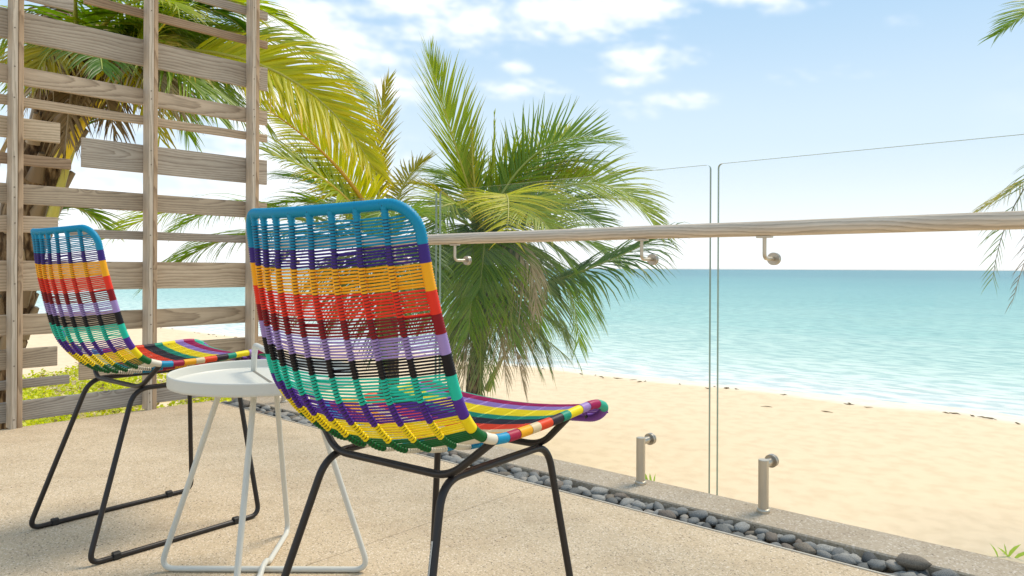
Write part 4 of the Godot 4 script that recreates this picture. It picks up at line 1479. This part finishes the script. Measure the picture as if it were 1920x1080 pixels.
	var bands := [[0.056, teal, "teal_cord"], [0.0817, Color(0.045, 0.02, 0.20), "violet_cord"], [0.1197, Color(0.92, 0.42, 0.012), "orange_cord"], [0.1517, Color(0.80, 0.035, 0.014), "red_cord"], [0.1805, Color(0.25, 0.005, 0.012), "dark_red_cord"],
		[0.2096, Color(0.36, 0.25, 0.53), "lavender_cord"], [0.2399, Color(0.008, 0.006, 0.009), "black_cord"], [0.2754, Color(0.015, 0.52, 0.36), "turquoise_cord"], [0.3064, Color(0.085, 0.025, 0.27), "purple_cord"], [0.3346, Color(0.90, 0.69, 0.01), "yellow_cord"],
		[0.3642, Color(0.008, 0.12, 0.025), "green_cord"], [0.3922, Color(0.74, 0.68, 0.54), "cream_cord"], [0.4221, Color(0.012, 0.28, 0.48), "blue_cord"], [0.4508, Color(0.38, 0.02, 0.06), "crimson_cord"], [0.4833, Color(0.86, 0.40, 0.015), "orange_cord"],
		[0.5063, Color(0.66, 0.53, 0.32), "cream_cord"], [0.5414, Color(0.72, 0.06, 0.015), "red_cord"], [0.5743, Color(0.03, 0.022, 0.03), "dark_cord"], [0.5977, Color(0.012, 0.27, 0.17), "sea_green_cord"], [0.6374, Color(0.86, 0.68, 0.012), "yellow_cord"],
		[0.6646, Color(0.34, 0.22, 0.50), "lavender_cord"], [0.7001, Color(0.36, 0.012, 0.09), "magenta_cord"], [0.733, Color(0.04, 0.42, 0.28), "turquoise_cord"], [9.9, Color(0.20, 0.07, 0.36), "purple_cord"]]
	var row_gap := 0.00445
	var lo := -1.0
	for bi in bands.size():
		var b: Array = bands[bi]
		var m := MB.new()
		# turns round the rim
		var start := -1
		var n := path.size()
		for i in n:
			var inside: bool = along[i] >= lo and along[i] < b[0]
			var was: bool = along[(i - 1 + n) % n] >= lo and along[(i - 1 + n) % n] < b[0]
			if inside and not was:
				var line := []
				var rad := []
				var q := i
				while along[q % n] >= lo and along[q % n] < b[0] and line.size() < n:
					line.append(path[q % n])
					rad.append([0.0068, 0.0082, 0.0082][q % 3])
					q += 1
				line.append(path[q % n])
				rad.append(0.0077)
				if line.size() > 1:
					tube(m, line, rad, 12, false, false)
		# rows across, each wound once round every rib
		var r0 := maxi(4, ceili(lo / row_gap))
		var r1 := mini(ceili(float(b[0]) / row_gap), int((prof_len - 0.008) / row_gap))
		for r in range(r0, r1):
			var s := r * row_gap
			var ys := [-1.0] + ribs + [1.0]
			for k in 9:
				var loose := 0.0022 if rng.randf() < 0.07 else 0.0006
				var jit := rng.randf_range(-loose, loose)
				var pa := shell(ys[k], s + 0.0010 + (jit if k else 0.0))
				var pb := shell(ys[k + 1], s - 0.0010 + rng.randf_range(-loose, loose))
				if k == 0:
					pa = pa + Vector3(cr * 0.3 * (1.0 - smoothstep(0.0, cr, s)), 0, 0)
				if k == 8:
					pb = pb - Vector3(cr * 0.3 * (1.0 - smoothstep(0.0, cr, s)), 0, 0)
				tube(m, [pa, pb], 0.00155, 5, false, false)
			for y in ribs:
				tube(m, [shell(y, s - row_gap * 0.37, 0.0036), shell(y, s - row_gap * 0.2, 0.0036), shell(y, s + row_gap * 0.2, 0.0036), shell(y, s + row_gap * 0.37, 0.0036)], [0.0036, 0.0054, 0.0054, 0.0036], 7, false, false)
		# the first rows hang from the top rim by short turns on the ribs
		if bi == 0:
			for y in ribs:
				for r in range(0, 4):
					var s := 0.004 + r * row_gap
					tube(m, [shell(y, s - row_gap * 0.48, 0.003), shell(y, s, 0.003), shell(y, s + row_gap * 0.48, 0.003)], [0.0046, 0.0062, 0.0046], 7, false, false)
		if m.idx.size():
			var mat := paint((b[1] as Color).linear_to_srgb(), 0.45, 0.0, 0.35)
			part(b[2], m, mat, bk if b[0] < 0.37 else se)
		lo = b[0]
	return t


# The rounded corner at b of the line a-b-c.
func bend(a: Vector3, b: Vector3, c: Vector3, r: float) -> Array:
	var p := b + (a - b).normalized() * r
	var q := b + (c - b).normalized() * r
	var out := []
	for k in 9:
		var t := k / 8.0
		out.append(p * (1 - t) * (1 - t) + b * 2 * t * (1 - t) + q * t * t)
	return out
